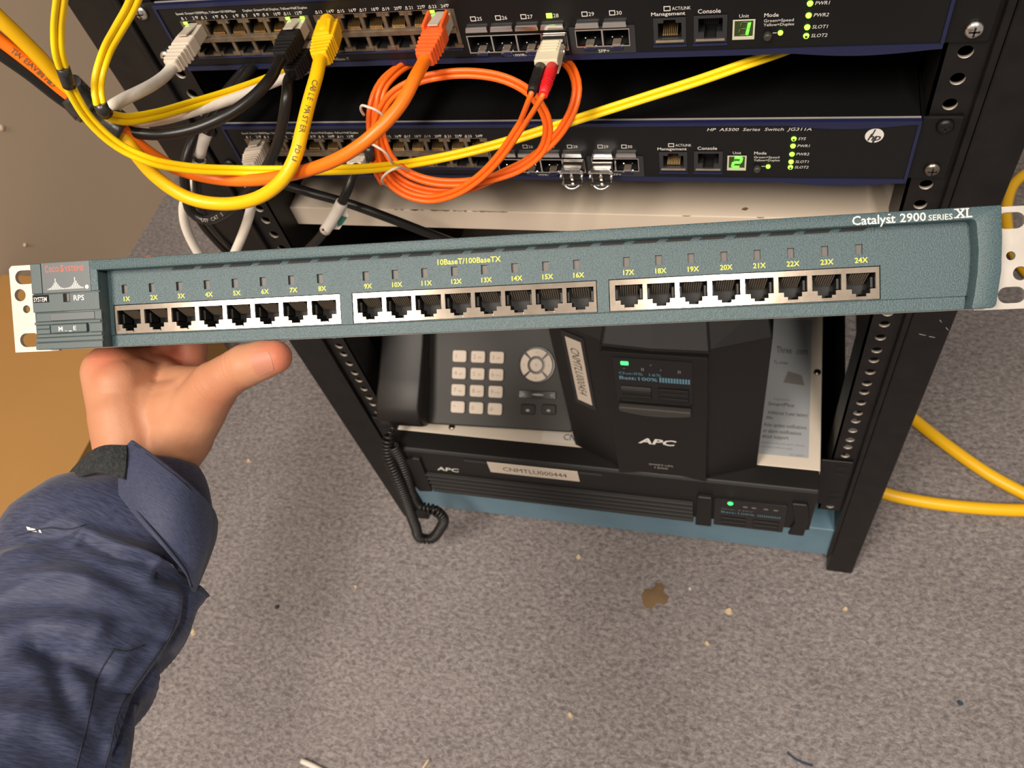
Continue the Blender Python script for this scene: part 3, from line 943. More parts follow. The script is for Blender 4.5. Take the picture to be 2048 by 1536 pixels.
for g in groups:
    hs = []
    for i in range(8):
        c = g[0] + g[1] * i + 1.1 + (0 if g is not groups[2] else -0.4)
        hs += [(c - 6.2, c + 6.2, -10.3, -3.3), (c - 3.9, c + 3.9, -12.3, -10.3), (c - 2.2, c + 2.2, -13.8, -12.3)]
    mb = MB()
    holeplate(mb, g[2] + .4, g[3] - .4, -14.9, -0.9, hs, -1.7, 13, 0, 1)
    pl = swap_uvw(mb).build('socket_plate', ['tin_plate', 'cavity'], held)
    for i in range(8):
        c = g[0] + g[1] * i + 1.1 + (0 if g is not groups[2] else -0.4)
        pins = MB()
        for k in range(8):
            x = c - 3.6 + k * 1.03
            pins.add([(x - .22, -3.5, .6), (x + .22, -3.5, .6), (x + .22, -3.5, -.2), (x - .22, -3.5, -.2), (x - .22, -7.6, -8.5), (x + .22, -7.6, -8.5), (x + .22, -7.0, -8.9), (x - .22, -7.0, -8.9)],
                     [(0, 1, 2, 3), (0, 1, 5, 4), (4, 5, 6, 7), (2, 3, 7, 6), (0, 4, 7, 3), (1, 2, 6, 5)])
        pins.build('contact_pins', 'copper_pin', pl)
        jm = MB().box(c - 6.1, c - 4.9, -9.9, -5.0, -9, -2.0).box(c + 4.9, c + 6.1, -9.9, -5.0, -9, -2.0)
        jm.build('socket_insert', 'black_plastic', pl, bevel=.2)
        MB().box(c - 2.1, c + 2.1, -14.1, -13.6, .9, 2.6).build('plate_tab', 'tin_plate', pl)
        l = g[0] + g[1] * i
        n += 1
        MB().box(l - 1.4, l + 1.5, 5.0, 9.1, -.6, .5).build('port_light', 'led_off', held)
        text(f'{n}X', held, (l + .9, 2.25, 2.06), 2.2, 'yellow_print', 'xy', bold=.012, name='port_number')
text('10BaseT/100BaseTX', held, (-3.8, 11.6, 2.06), 2.5, 'yellow_print', 'xy', w=30, bold=.010)


def serif(u, v, w2, t=.22):
    return MB().box(u - w2, u + w2, v - t, v + t, 10.03, 10.06)


text('Catalyst', held, (164.8, 18.6, 10.04), 3.7, 'white_print', 'xy', align='L', w=17.6, bold=.012)
text('2900', held, (184.2, 18.6, 10.04), 3.5, 'white_print', 'xy', align='L', w=10.4, bold=.012)
text('SERIES', held, (195.6, 18.0, 10.04), 2.3, 'white_print', 'xy', align='L', w=9.6, bold=.006)
text('XL', held, (206.2, 19.1, 10.04), 3.7, 'white_print', 'xy', align='L', w=6.8, bold=.012)
for u, v, w2 in ((206.8, 17.35, 1.0), (209.4, 17.35, 1.0), (206.8, 20.85, 1.0), (209.3, 20.85, 1.0), (210.8, 20.85, .9), (210.8, 17.35, .9), (180.3, 16.95, .8), (179.9, 20.35, .5)):
    serif(u, v, w2).build('letter_serif', 'white_print', held)

# ------------------------------------------------------------------ the person: hand and sleeve
def voxel(mb, name, m, voxel_mm, smooth_it, factor=.5):
    o = mb.build(name, m)
    md = o.modifiers.new('r', 'REMESH')
    md.mode = 'VOXEL'
    md.voxel_size = voxel_mm * S
    md.use_smooth_shade = True
    sm = o.modifiers.new('s', 'SMOOTH')
    sm.factor, sm.iterations = factor, smooth_it
    dg = bpy.context.evaluated_depsgraph_get()
    me = bpy.data.meshes.new_from_object(o.evaluated_get(dg))
    o.modifiers.clear()
    o.data = me
    me.name = name
    me.polygons.foreach_set('use_smooth', [True] * len(me.polygons))
    o.location = (0, 0, -FLOOR * S)
    return o


def chain(mb, pts):
    for (p, r), (p2, r2) in zip(pts[:-1], pts[1:]):
        mb.capsule(p, p2, r, r2)


D = lambda u, v, d, r: (PD(u, v, d), r)
Hh = lambda u, v, w, r: (HL(u, v, w), r)
hand = MB()
wrA, wrB = D(270, 925, 432, 19.5), D(314, 932, 440, 19)
mc5, mc4, mc3, mc2 = D(222, 746, 438, 15), D(247, 745, 452, 15), D(273, 742, 463, 15.2), D(303, 746, 470, 14.6)
chain(hand, [wrA, D(246, 832, 432, 17.2), mc5])
chain(hand, [wrA, D(262, 830, 438, 19), mc4])
chain(hand, [D(290, 928, 436, 20), D(295, 835, 440, 20), mc3])
chain(hand, [wrB, D(325, 840, 444, 19), mc2])
chain(hand, [mc5, mc4, mc3, mc2])
chain(hand, [wrB, D(362, 870, 434, 17), D(398, 815, 424, 14.6), D(430, 770, 414, 12.4), D(462, 747, 409, 10.6), D(492, 731, 406, 10.9), D(528, 719, 403, 9.7), D(550, 714, 401, 8.4)])
chain(hand, [D(325, 840, 440, 18), D(385, 815, 428, 15)])
chain(hand, [mc2, D(342, 768, 450, 11), D(385, 770, 432, 10), D(430, 775, 416, 11.5)])
chain(hand, [D(330, 815, 442, 15), D(375, 800, 430, 13)])
chain(hand, [D(236, 768, 432, 13.5), D(268, 766, 442, 13.8), D(300, 770, 450, 12.5)])
# fingers go up behind the tray and over its back edge
chain(hand, [mc5, Hh(-222, -28, -53, 8.6), Hh(-225, -6, -55, 7.8), Hh(-225, 8, -54, 7.0)])
chain(hand, [mc4, Hh(-207, -28, -56, 9.2), Hh(-209, -2, -57, 8.4), Hh(-209, 17, -56, 7.4)])
chain(hand, [mc3, Hh(-192, -30, -58, 9.4), Hh(-194, -2, -58, 8.6), Hh(-195.5, 22.2, -53, 7.6)])
chain(hand, [mc2, Hh(-180, -31, -60, 9.2), Hh(-176, -8, -60, 8.6), Hh(-177, 12, -57, 7.6)])
# forearm inside the sleeve
chain(hand, [wrA, D(230, 1080, 416, 23), D(110, 1330, 377, 24)])
chain(hand, [wrB, D(275, 1080, 424, 23), D(140, 1330, 387, 24)])
person = voxel(hand, 'person', 'skin', 1.0, 14)
me_ = person.data
co = np.empty(len(me_.vertices) * 3); me_.vertices.foreach_get('co', co); co = co.reshape(-1, 3) / S
no = np.array([v.normal[:] for v in me_.vertices])
ta0, ta1 = PD(430, 770, 414), PD(550, 714, 401)
tax = (ta1 - ta0) / np.linalg.norm(ta1 - ta0)
s_ = (co - ta0) @ tax
rad_ = np.linalg.norm((co - ta0) - s_[:, None] * tax, axis=1)
dep = np.zeros(len(co))
for c0, dd, tilt in ((13.5, .35, .1), (15.6, .55, .06), (17.8, .6, 0), (19.6, .4, -.05), (0.5, .4, .2), (-2.5, .3, .25)):
    off_ = ((co - ta0) @ CR[1]) * tilt
    dep += dd * np.exp(-((s_ - c0 - off_) / .55) ** 2) * (rad_ < 16)
dep[s_ < -8] = 0
co = co - no * dep[:, None]
me_.vertices.foreach_set('co', (co * S).ravel())
fl_ = np.zeros(len(co))
for c0, r0, k0 in ((PD(556, 712, 398), 9, .75), (PD(205, 712, 425), 11, .55), (PD(460, 800, 412), 14, .15), (HL(-195, 24, -50), 14, .7), (PD(350, 715, 468), 16, .75)):
    fl_ = np.maximum(fl_, k0 * np.exp(-((np.linalg.norm(co - c0, axis=1)) / r0) ** 2))
at_ = me_.attributes.new('flush', 'FLOAT', 'POINT')
at_.data.foreach_set('value', fl_.astype(np.float32))
tag(person, "person's left hand and forearm in a navy jacket sleeve, holding up the teal switch", 'person')
# thumbnail
nb = MB()
cn = HR  # noqa
tdir = PD(552, 713, 401) - PD(520, 722, 404)
tdir /= np.linalg.norm(tdir)
view = CR[2]
side = np.cross(view, tdir); side /= np.linalg.norm(side)
outw = -view
if side @ CR[1] < 0:
    side = -side
cen = PD(534, 716, 402)
gv, gf = [], []
for i in range(9):
    for j in range(9):
        s, t_ = (i - 4) / 4, (j - 4) / 4
        ang = 0.35 + s * 0.62
        rad = 9.55 - .8 * max(0, t_) ** 2 - .5 * max(0, -t_) ** 2
        ln = t_ * 5.0 * (1 - .18 * s * s)
        gv.append(cen + tdir * (ln - .5) + rad * (math.cos(ang) * outw + math.sin(ang) * side))
for i in range(8):
    for j in range(8):
        gf.append((i * 9 + j, i * 9 + j + 1, (i + 1) * 9 + j + 1, (i + 1) * 9 + j))
nb.add(gv, gf, 0, True)
from mathutils.bvhtree import BVHTree
bvh = BVHTree.FromPolygons([v.co[:] for v in me_.vertices], [tuple(p_.vertices) for p_ in me_.polygons])
gv2 = []
for p_ in gv:
    base_ = cen + tdir * ((p_ - cen) @ tdir)
    dr = p_ - base_
    dr /= np.linalg.norm(dr)
    hit = bvh.ray_cast(Vector((base_ + dr * 20) * S), Vector(-dr))
    gv2.append((np.array(hit[0]) / S + dr * .22) if hit[0] is not None else p_)
nb.v = [tuple(float(x) for x in p_) for p_ in gv2]
nail = nb.build('thumbnail', 'nail', person)

# sleeve
from mathutils import noise as mnoise
sec = [(294, 938, 104, 432), (288, 975, 128, 428), (272, 1017, 155, 421), (240, 1068, 184, 412), (205, 1120, 205, 404), (183, 1170, 214, 397), (163, 1222, 214, 390), (135, 1280, 203, 381), (110, 1340, 192, 371),
       (76, 1425, 192, 358), (55, 1510, 202, 345), (10, 1620, 212, 330), (-40, 1740, 225, 315), (-130, 1950, 255, 296), (-260, 2240, 300, 276)]
cs = spline([PD(a, b, d) for a, b, _, d in sec], 2.0)
raw = [np.array([a, b, d], float) for a, b, _, d in sec]
seck = [int(np.argmin([np.linalg.norm(c_ - PD(a, b, d)) for c_ in cs])) for a, b, _, d in sec]
wid = np.interp(np.arange(len(cs)), seck, [h * d / FPX for _, _, h, d in sec])
NA = 200
grid, uvs = [], []
L = 0
NS = len(cs)
for i in range(NS):
    ax = cs[min(i + 1, NS - 1)] - cs[max(i - 1, 0)]
    ax /= np.linalg.norm(ax)
    sd = np.cross(ax, CR[2]); sd /= np.linalg.norm(sd)
    fr_ = np.cross(sd, ax)
    if i:
        L += np.linalg.norm(cs[i] - cs[i - 1])
    row = []
    for k in range(NA):
        a = 2 * math.pi * k / NA
        amp = min(1, max(0, (L - 12) / 45))
        q3 = np.array([math.cos(a), math.sin(a), 0])
        p1 = Vector((q3[0] * .8, q3[1] * .8, L * 0.026 + .5 * math.cos(a - .6)))
        p2 = Vector((q3[0] * 1.1 + 5 + L * .008, q3[1] * 1.1, L * 0.034 + .9 * math.cos(a)))
        rid = 1 - abs(mnoise.noise(p1)) * 2.2
        rid2 = 1 - abs(mnoise.noise(p2)) * 2.4
        dsp = amp * (4.2 * rid + 3.0 * rid2 - 3.2)
        fold = 0
        # the deep crease under the strap and the long seam on the thumb side
        fold -= amp * 3.0 * math.exp(-((L - 62 - 16 * math.cos(a)) / 5.5) ** 2) * max(0, math.sin(a * 1 + .3)) 
        r = wid[i] + dsp + fold
        row.append(cs[i] + r * (math.cos(a) * sd + 0.86 * math.sin(a) * -fr_))
        uvs.append((k / NA, L / 300))
    grid.append(row)
# pinched folds of the cloth on the upper side
folds = [([(160, 1060), (235, 1088), (310, 1106)], 3.2, 13), ([(168, 1080), (235, 1112), (300, 1124)], -4.5, 10), ([(0, 1092), (80, 1074), (150, 1062)], -3.0, 9),
         ([(0, 1262), (100, 1248), (190, 1258)], 4.0, 28), ([(70, 1292), (150, 1312), (205, 1345)], -5.5, 22), ([(100, 1300), (140, 1400)], -3.5, 22), ([(330, 1150), (378, 1168)], -6.0, 16),
         ([(356, 1196), (348, 1240), (308, 1308), (252, 1385), (214, 1500)], 3.0, 13), ([(372, 1200), (366, 1248), (328, 1316), (272, 1394), (234, 1505)], -3.0, 11), ([(0, 1420), (90, 1440), (150, 1500)], 3.0, 30)]
GA = np.array(grid)
cn_ = np.array(cs)[:, None, :]
flat = GA.reshape(-1, 3)
cc_ = (flat - CAM) @ CR.T
pxs = np.stack([1024 + FPX * cc_[:, 0] / cc_[:, 2], 768 + FPX * cc_[:, 1] / cc_[:, 2]], 1)
outd = (GA - cn_)
outd = (outd / (np.linalg.norm(outd, axis=2, keepdims=True) + 1e-9)).reshape(-1, 3)
vdir = CAM - flat
vdir /= np.linalg.norm(vdir, axis=1, keepdims=True)
facing = np.clip((outd * vdir).sum(1) * 2.0, 0, 1)
tot = np.zeros(len(flat))
for pl_, amp_, w_ in folds:
    best = np.full(len(flat), 1e9)
    for a_, b_ in zip(pl_[:-1], pl_[1:]):
        a_, b_ = np.array(a_, float), np.array(b_, float)
        t_ = np.clip(((pxs - a_) @ (b_ - a_)) / ((b_ - a_) @ (b_ - a_)), 0, 1)
        best = np.minimum(best, np.linalg.norm(pxs - (a_ + t_[:, None] * (b_ - a_)), axis=1))
    tot += amp_ * np.exp(-(best / w_) ** 2)
flat = flat + outd * (tot * facing)[:, None]
grid = [list(r) for r in flat.reshape(GA.shape)]
# turned-in hem
hem = []
for s_, sh in ((0.93, -1.2), (0.88, 3), (0.84, 14)):
    ax = cs[3] - cs[0]; ax /= np.linalg.norm(ax)
    hem.append([cs[0] + (p - cs[0]) * s_ + ax * sh for p in grid[0]])
allrows = hem[::-1] + grid
vs = [p for r in allrows for p in r]
R_ = len(allrows)
fs = [(i * NA + k, i * NA + (k + 1) % NA, (i + 1) * NA + (k + 1) % NA, (i + 1) * NA + k) for i in range(R_ - 1) for k in range(NA)]
fs.append(tuple((R_ - 1) * NA + k for k in range(NA)))
me = bpy.data.meshes.new('jacket_sleeve')
me.from_pydata([tuple(np.array(p) * S) for p in vs], [], fs)
me.materials.append(M['jacket'])
me.polygons.foreach_set('use_smooth', [True] * len(fs))
uvl = me.uv_layers.new(name='UVMap')
hd = R_ - NS
for pol in me.polygons:
    i, k = divmod(pol.index, NA)
    if i >= R_ - 1:
        continue
    for li, (di, dk) in zip(pol.loop_indices, ((0, 0), (0, 1), (1, 1), (1, 0))):
        uvl.data[li].uv = ((k + dk) / NA, max(0, i + di - hd) * 2.0 / 300)
sleeve = bpy.data.objects.new('jacket_sleeve', me)
COL.objects.link(sleeve)
sleeve.parent = person
sleeve['label'] = 'dark navy jacket sleeve'


def resamp(pts, k):
    A = np.array(pts)
    d = np.concatenate([[0], np.cumsum(np.linalg.norm(np.diff(A, axis=0), axis=1))])
    t = np.linspace(0, d[-1], k)
    return [np.array([np.interp(x, d, A[:, j]) for j in range(3)]) for x in t]


def patch(name, rows, m, thick, uvscale=(1, 1)):
    """cloth patch through a grid of measured points, with thickness"""
    R0 = [spline(r, 3.0) for r in rows]
    nn = 26
    R0 = [resamp(r, nn) for r in R0]
    cols = [spline([r[j] for r in R0], 3.0) for j in range(nn)]
    mm = 22
    cols = [resamp(c, mm) for c in cols]
    vs = [cols[j][i] for j in range(nn) for i in range(mm)]
    fs = [(j * mm + i, j * mm + i + 1, (j + 1) * mm + i + 1, (j + 1) * mm + i) for j in range(nn - 1) for i in range(mm - 1)]
    me = bpy.data.meshes.new(name)
    me.from_pydata([tuple(np.array(p) * S) for p in vs], [], fs)
    me.materials.append(M[m])
    me.polygons.foreach_set('use_smooth', [True] * len(fs))
    uvl = me.uv_layers.new(name='UVMap')
    for pol in me.polygons:
        for li in pol.loop_indices:
            vi = me.loops[li].vertex_index
            j, i = divmod(vi, mm)
            uvl.data[li].uv = (j / nn * uvscale[0], i / mm * uvscale[1])
    o = bpy.data.objects.new(name, me)
    COL.objects.link(o)
    md = o.modifiers.new('t', 'SOLIDIFY')
    md.thickness = thick * S
    md.offset = 0
    bv = o.modifiers.new('b', 'BEVEL')
    bv.width = thick * .35 * S
    bv.segments = 2
    o.parent = person
    return o


# cuff strap across the wrist, standing a little proud of the sleeve
rows = [[PD(266, 880, 391), PD(318, 918, 383), PD(372, 962, 382), PD(418, 1010, 392), PD(431, 1040, 408)],
        [PD(246, 905, 388), PD(300, 958, 378), PD(360, 1015, 376), PD(414, 1060, 387), PD(428, 1075, 402)],
        [PD(241, 945, 386), PD(285, 1005, 375), PD(345, 1065, 373), PD(400, 1110, 383), PD(412, 1122, 396)],
        [PD(241, 988, 386), PD(285, 1045, 375), PD(330, 1098, 373), PD(372, 1150, 381), PD(387, 1186, 391)]]
patch('cuff_strap', rows, 'jacket', 3.0, (.6, .25))
rows = [[PD(150, 938, 408), PD(180, 908, 396), PD(212, 893, 389), PD(255, 893, 388)],
        [PD(137, 955, 408), PD(168, 928, 393), PD(205, 912, 385), PD(255, 918, 383)],
        [PD(128, 972, 407), PD(158, 957, 391), PD(200, 946, 383), PD(252, 960, 380)]]
patch('cuff_tab', rows, 'velcro', 2.4)['label'] = 'dark fuzzy hook-and-loop patch on the cuff'


# seams and small print on the sleeve
G = np.array(grid).reshape(-1, 3)
Gc = (G - CAM) @ CR.T
Gpx = np.stack([1024 + FPX * Gc[:, 0] / Gc[:, 2], 768 + FPX * Gc[:, 1] / Gc[:, 2]], 1)
Gd = Gc[:, 2]


sbvh = BVHTree.FromPolygons([v.co[:] for v in sleeve.data.vertices], [tuple(p_.vertices) for p_ in sleeve.data.polygons])


def on_sleeve(u, v, lift=.4):
    d_ = ray(u, v)
    d_ = d_ / np.linalg.norm(d_)
    hit = sbvh.ray_cast(Vector(CAM * S), Vector(d_))
    return None if hit[0] is None else np.array(hit[0]) / S - d_ * (lift - .35)


for pts in ([(226, 1300), (205, 1335), (190, 1370), (181, 1415), (172, 1460), (160, 1505), (150, 1545)], [(224, 1299), (250, 1303), (272, 1297), (288, 1290)],
            [(30, 1072), (60, 1064), (95, 1056), (140, 1058), (170, 1050)], [(352, 1240), (338, 1272), (312, 1310), (276, 1362), (248, 1402), (232, 1440), (222, 1490), (208, 1540)]):
    dense = spline([np.array([a_, b_, 0.]) for a_, b_ in pts], 6.0)
    q_ = [p for p in (on_sleeve(a_, b_) for a_, b_, _ in dense) if p is not None]
    MB().tube(spline(q_, 2.0), .4, 6).build('sleeve_seam', 'seam', person)
for u0, v0, w_ in ((56, 1057, 8), (66, 1060, 9), (78, 1062, 5)):
    a_, b_, c_, d_ = (on_sleeve(u0 - w_ / 2, v0 - 4, .9), on_sleeve(u0 + w_ / 2, v0 - 2, .9), on_sleeve(u0 + w_ / 2 + 3, v0 + 4, .9), on_sleeve(u0 - w_ / 2 + 3, v0 + 3, .9))
    sh = CR[2] * .4
    MB().add([a_, b_, c_, d_, a_ + sh, b_ + sh, c_ + sh, d_ + sh], [(0, 1, 2, 3), (7, 6, 5, 4), (0, 4, 5, 1), (1, 5, 6, 2), (2, 6, 7, 3), (3, 7, 4, 0)]).build('reflective_print', 'white_print', person)

for pts in ([(264, 889, 389), (252, 908, 386), (247, 945, 384), (247, 984, 383.5)], [(247, 984, 383.5), (286, 1036, 373), (330, 1088, 371), (370, 1140, 378), (384, 1174, 387)], [(270, 890, 388), (318, 927, 381), (370, 970, 380), (412, 1016, 389)]):
    MB().tube(spline([PD(u, v, d - .6) for u, v, d in pts], 2.0), .45, 6).build('strap_stitching', 'seam', person)


# ------------------------------------------------------------------ rack power unit
UZ0, UZ1, UY = -429.0, -339.5, -38.0
ups = thing('rack_power_unit', (0, 0, UZ0), 'wide black-fronted rack power unit with a pale top, lowest device in the rack', 'power supply')
part(MB().box(-207, 212, -15, 440, UZ0 + 1, UZ1), 'case', 'ups_case', ups, bevel=.8)
bz = MB().prism([(-15, UZ1 + .3), (UY + 3, UZ1 - .2), (UY, UZ1 - 3), (UY, UZ0 + 10), (UY + 5, UZ0), (-15, UZ0)], -213, 211, 'x')
part(bz, 'front_bezel', 'ups_black', ups, bevel=.8)
for k in range(5):
    z = -387 - k * 8.8
    part(MB().prism([(UY + .5, z - 3.0), (UY - 3.6, z - 2.0), (UY - 3.6, z + 1.0), (UY + .5, z + 2.0)], -182, 100, 'x'), 'grille_slat', 'ups_black', ups, bevel=.5)
part(MB().prism([(-186, -351), (-178, -352), (-184, -426), (-200, -429), (-207, -400), (-200, -360)], UY - 3.5, UY + 1, 'y'), 'end_rib', 'ups_black', ups, bevel=1)
part(MB().prism([(104, -366), (118, -366), (118, -429), (102, -429)], UY - 4.5, UY + 1, 'y'), 'end_rib', 'ups_black', ups, bevel=1.5)
part(MB().prism([(190, -362), (204, -362), (208, -395), (207, -429), (192, -429), (196, -400)], UY - 3, UY + 1, 'y'), 'end_rib', 'ups_black', ups, bevel=1.5)
dp = part(MB().box(120, 187, UY - 2.0, UY + 1, -428, -370), 'display_panel', 'glossy_black', ups, bevel=.8)
subpart(MB().tube([(135, UY - 2, -375.5), (135, UY - 3.0, -375.5)], [2.6, 2.0], 16), 'status_light', 'led_green_bright', dp)
for x in (149, 157, 168, 177):
    subpart(MB().box(x - 2, x + 2, UY - 2.15, UY - 2, -381, -379), 'panel_icon', 'info_print2', dp)
for x0, z0 in ((127, -413), (127, -422), (158, -413), (158, -422)):
    subpart(MB().box(x0, x0 + 24, UY - 3.2, UY - 1.9, z0, z0 + 6.5), 'panel_button', 'ups_black', dp, bevel=.5)
ba = UY - 2.2


def ptext(s, parent, pos, h, m, **k):
    o = text(s, parent, pos, h, m, **k)
    if parent.name in OFF:
        b = OFF[parent.name]
        o.location = (-b[0] * S, -b[1] * S, -b[2] * S)
    return o


ptext('Batt:100% IIIIIIIIIII', dp, (127, ba, -395), 4.0, 'display_text', align='L', w=55)
ptext('Out: 230V', dp, (127, ba, -388), 2.2, 'info_print2', align='L', w=30)
ptext('APC', ups, (-153, UY - .3, -373), 7.5, 'white_print', shear=.25, w=26, bold=.02)
st = part(MB().box(-104, -11, UY - 1.3, UY - .5, -366, -345.5), 'name_sticker', 'label_white', ups, bevel=.1)
ptext('CNMTLU000444', st, (-56, UY - 1.4, -356), 8, 'dark_print', w=66)
for x0 in (-130, -11):
    part(MB().box(x0 + 1, x0 + 24, UY - .7, UY - .2, -350, -346), 'clear_tape', 'plate_grey', ups)
for s in (-1, 1):
    e0, e1 = sorted((s * 213, s * 241))
    ear = part(MB().box(e0, e1, -3, -.4, -429, -341), 'rack_ear', 'black_metal', ups, bevel=1)
    for z in (-352, -364, -404, -416):
        subpart(MB().box(s * 232 - 5, s * 232 + 5, -3.4, -2.8, z - 3, z + 3), 'ear_slot', 'cavity', ear)
inf = part(MB().box(148, 201.5, -3, 160, UZ1 - .05, UZ1 + .12), 'information_label', 'info_label', ups)
inf['label'] = 'grey printed information label on the pale top'


def top_text(s, x, y, h, w, m='info_print', bold=.01):
    return ptext(s, inf, (x, y, UZ1 + .18), h, m, plane='xy', w=w, align='L', bold=bold)


top_text('Replacement', 168, 60, 3.0, 15, 'info_print2', 0)
top_text('SmartPlus', 163, 54, 4.0, 24)
top_text('Additional 3-year battery', 163, 44, 4.0, 37)
top_text('life', 162, 38, 3.6, 6)
top_text('Auto update notifications', 160, 30, 4.0, 39)
top_text('or alarm notifications', 159.5, 23, 4.0, 35)
top_text('about support', 159, 17, 4.0, 24)
top_text('registration at the www site for warranty', 157, 10, 2.4, 41, 'info_print2', 0)
top_text('terms and conditions apply', 157, 5.5, 2.4, 30, 'info_print2', 0)
top_text('07-2009', 185, -1, 2.2, 12, 'info_print2', 0)
top_text('Three  .com', 168, 120, 8.0, 30)
top_text('To order', 166, 104, 4.0, 14)
subpart(MB().prism([(176, 80), (196, 78), (193, 90), (180, 94)], UZ1 + .1, UZ1 + .2, 'z'), 'printed_picture', 'info_print2', inf)
for x, y in ((207.5, 95), (-148.5, -6)):
    part(MB().tube([(x, y, UZ1), (x, y, UZ1 + 1.2), (x, y, UZ1 + 1.8)], [3.6, 3.2, 1.2], 18), 'case_screw', 'bronze_screw', ups)
ls = part(MB().box(-52, 30, -11.5, 2, UZ1, UZ1 + .3), 'paper_strip', 'tag_white', ups)
ptext('CNMTLU000', ls, (-30, -5, UZ1 + .4), 7, 'dark_print', plane='xy', align='L', w=48)

# ------------------------------------------------------------------ tower power unit standing on it
TZ0, TZ1 = UZ1 + .4, -120.0
tw = thing('tower_power_unit', (69, 180, TZ0), 'black tower battery backup with a small lit display, standing on the rack power unit', 'power supply')
plan = [(-17, -13), (29, -31), (31, -34), (69, -36), (111, -35), (113, -33), (156, -18), (156, 400), (-17, 400)]
top = [(-10, 6), (33, -12), (35, -14), (69, -16), (107, -15), (109, -13), (149, 0), (149, 394), (-10, 394)]
tb = MB()
tb.prism(plan, TZ0, -141, 'z')
tb2 = MB().prism(plan, -140.6, TZ1, 'z', poly1=top)
part(tb, 'case', 'ups_black', tw, bevel=1.2)
part(tb2, 'top_cap', 'ups_black', tw, bevel=1.2)
fr = MB()
arcb = [(x, TZ0 + 8 * math.cos((x - 71) / 41 * math.pi / 2) + .5) for x in np.linspace(30.5, 111.5, 13)]
fr.prism(arcb + [(111.5, -143), (30.5, -143)], -39.2, -33, 'y')
fp_ = part(fr, 'front_panel', 'ups_black', tw, bevel=.9)
TY = -39.4
win = subpart(MB().box(39.5, 100, TY - .4, TY + .5, -209, -148), 'display_window', 'glossy_black', fp_, bevel=.5)
OFF[win.name] = OFF[tw.name]
subpart(MB().box(45.5, 51.5, TY - 1.2, TY, -156.5, -152.5), 'status_light', 'led_green_bright', fp_, bevel=.6)
for x, z, s in ((47.5, -161.5, '~'), (62, -161, '[]'), (76, -161, '!'), (90, -161, '[]'), (68.5, -155.5, '^')):
    text(s, fp_, (x, TY - .5, z), 2.6, 'grey_print', name='panel_icon')
text('Out:0%  16%', fp_, (43, TY - .5, -168), 3.4, 'display_text', align='L', w=33)
text('Batt:100%', fp_, (43, TY - .5, -174.5), 4.4, 'display_text', align='L', w=30, bold=.02)
for k in range(11):
    MB().box(74.5 + k * 2.2, 76.0 + k * 2.2, TY - .52, TY - .4, -177.5, -171).build('charge_bar', 'display_text', fp_)
for x0 in (43.5, 73):
    for z0, m in ((-191, 'ups_grey' if x0 < 50 else 'ups_black'), (-197, 'ups_black'), (-203.5, 'ups_black')):
        subpart(MB().box(x0, x0 + 24, TY - 1.8, TY, z0, z0 + 4.8), 'panel_button', m, fp_, bevel=.6)
lip = [(40, -212), (99, -212), (99, -217)] + [(x, -217 - 5.5 * math.sin(math.pi * (x - 38) / 64)) for x in np.linspace(98, 41, 12)] + [(40, -215)]
subpart(MB().prism(lip, TY - 5.5, TY, 'y'), 'handle_lip', 'ups_grey', fp_, bevel=1.0)
text('APC', fp_, (69, TY - .1, -272), 9.0, 'white_print', shear=.25, w=34, bold=.03)
text('SMART-UPS', fp_, (71, TY - .1, -314), 3.0, 'grey_print', w=22)
text('1500', fp_, (71, TY - .1, -319.5), 3.0, 'grey_print', w=12)
# sticker on the slanted left cheek
ea = np.array([46, -18.0, 0]); ea /= np.linalg.norm(ea)
na = np.array([ea[1], -ea[0], 0])
if na[1] > 0:
    na = -na
stf = empty('name_sticker')
o0 = np.array([-17, -13, 0.]) + ea * 25 + na * .4 + np.array([0, 0, -198.0])
stf.parent = tw
b = OFF[tw.name]
stf.matrix_world = Matrix.Identity(4)
mloc = Matrix(((ea[0], 0, na[0], (o0[0] - b[0]) * S), (ea[1], 0, na[1], (o0[1] - b[1]) * S), (0, 1, 0, (o0[2] - b[2]) * S), (0, 0, 0, 1)))
stf.matrix_local = mloc
MB().prism([(-8.5, -46), (6.2, -46), (6.2, 46), (-8.5, 46)], 0, .3, 'z').build('paper', 'label_white', stf)
MB().prism([(-12, -53), (9.5, -53), (9.5, 53), (-12, 53)], -.2, .08, 'z').build('backing', 'glossy_black', stf)
text('CNMTLU000454', stf, (-1.2, 0, .35), 8, 'dark_print', plane='xy', w=68, rot=-math.pi / 2)

# ------------------------------------------------------------------ desk phone lying on the power unit
pa, py_ = math.radians(35), math.radians(2.3)
PX = np.array([math.cos(py_), math.sin(py_), 0])
n0 = np.array([0, -math.sin(pa), math.cos(pa)])
PXv = PX - (PX @ n0) * n0; PXv /= np.linalg.norm(PXv)
PYv = np.cross(n0, PXv)
phone = empty('desk_phone', 'dark grey desk phone with cream keys and a handset, left of the tower battery backup', 'phone', mat=frame((0, -5, -318), PXv, PYv, n0))


def rrect(x0, x1, y0, y1, r, n=5):
    out = []
    for cx, cy, a0 in ((x1 - r, y0 + r, -90), (x1 - r, y1 - r, 0), (x0 + r, y1 - r, 90), (x0 + r, y0 + r, 180)):
        out += [(cx + r * math.cos(math.radians(a0 + 90 * k / n)), cy + r * math.sin(math.radians(a0 + 90 * k / n))) for k in range(n + 1)]
    return out


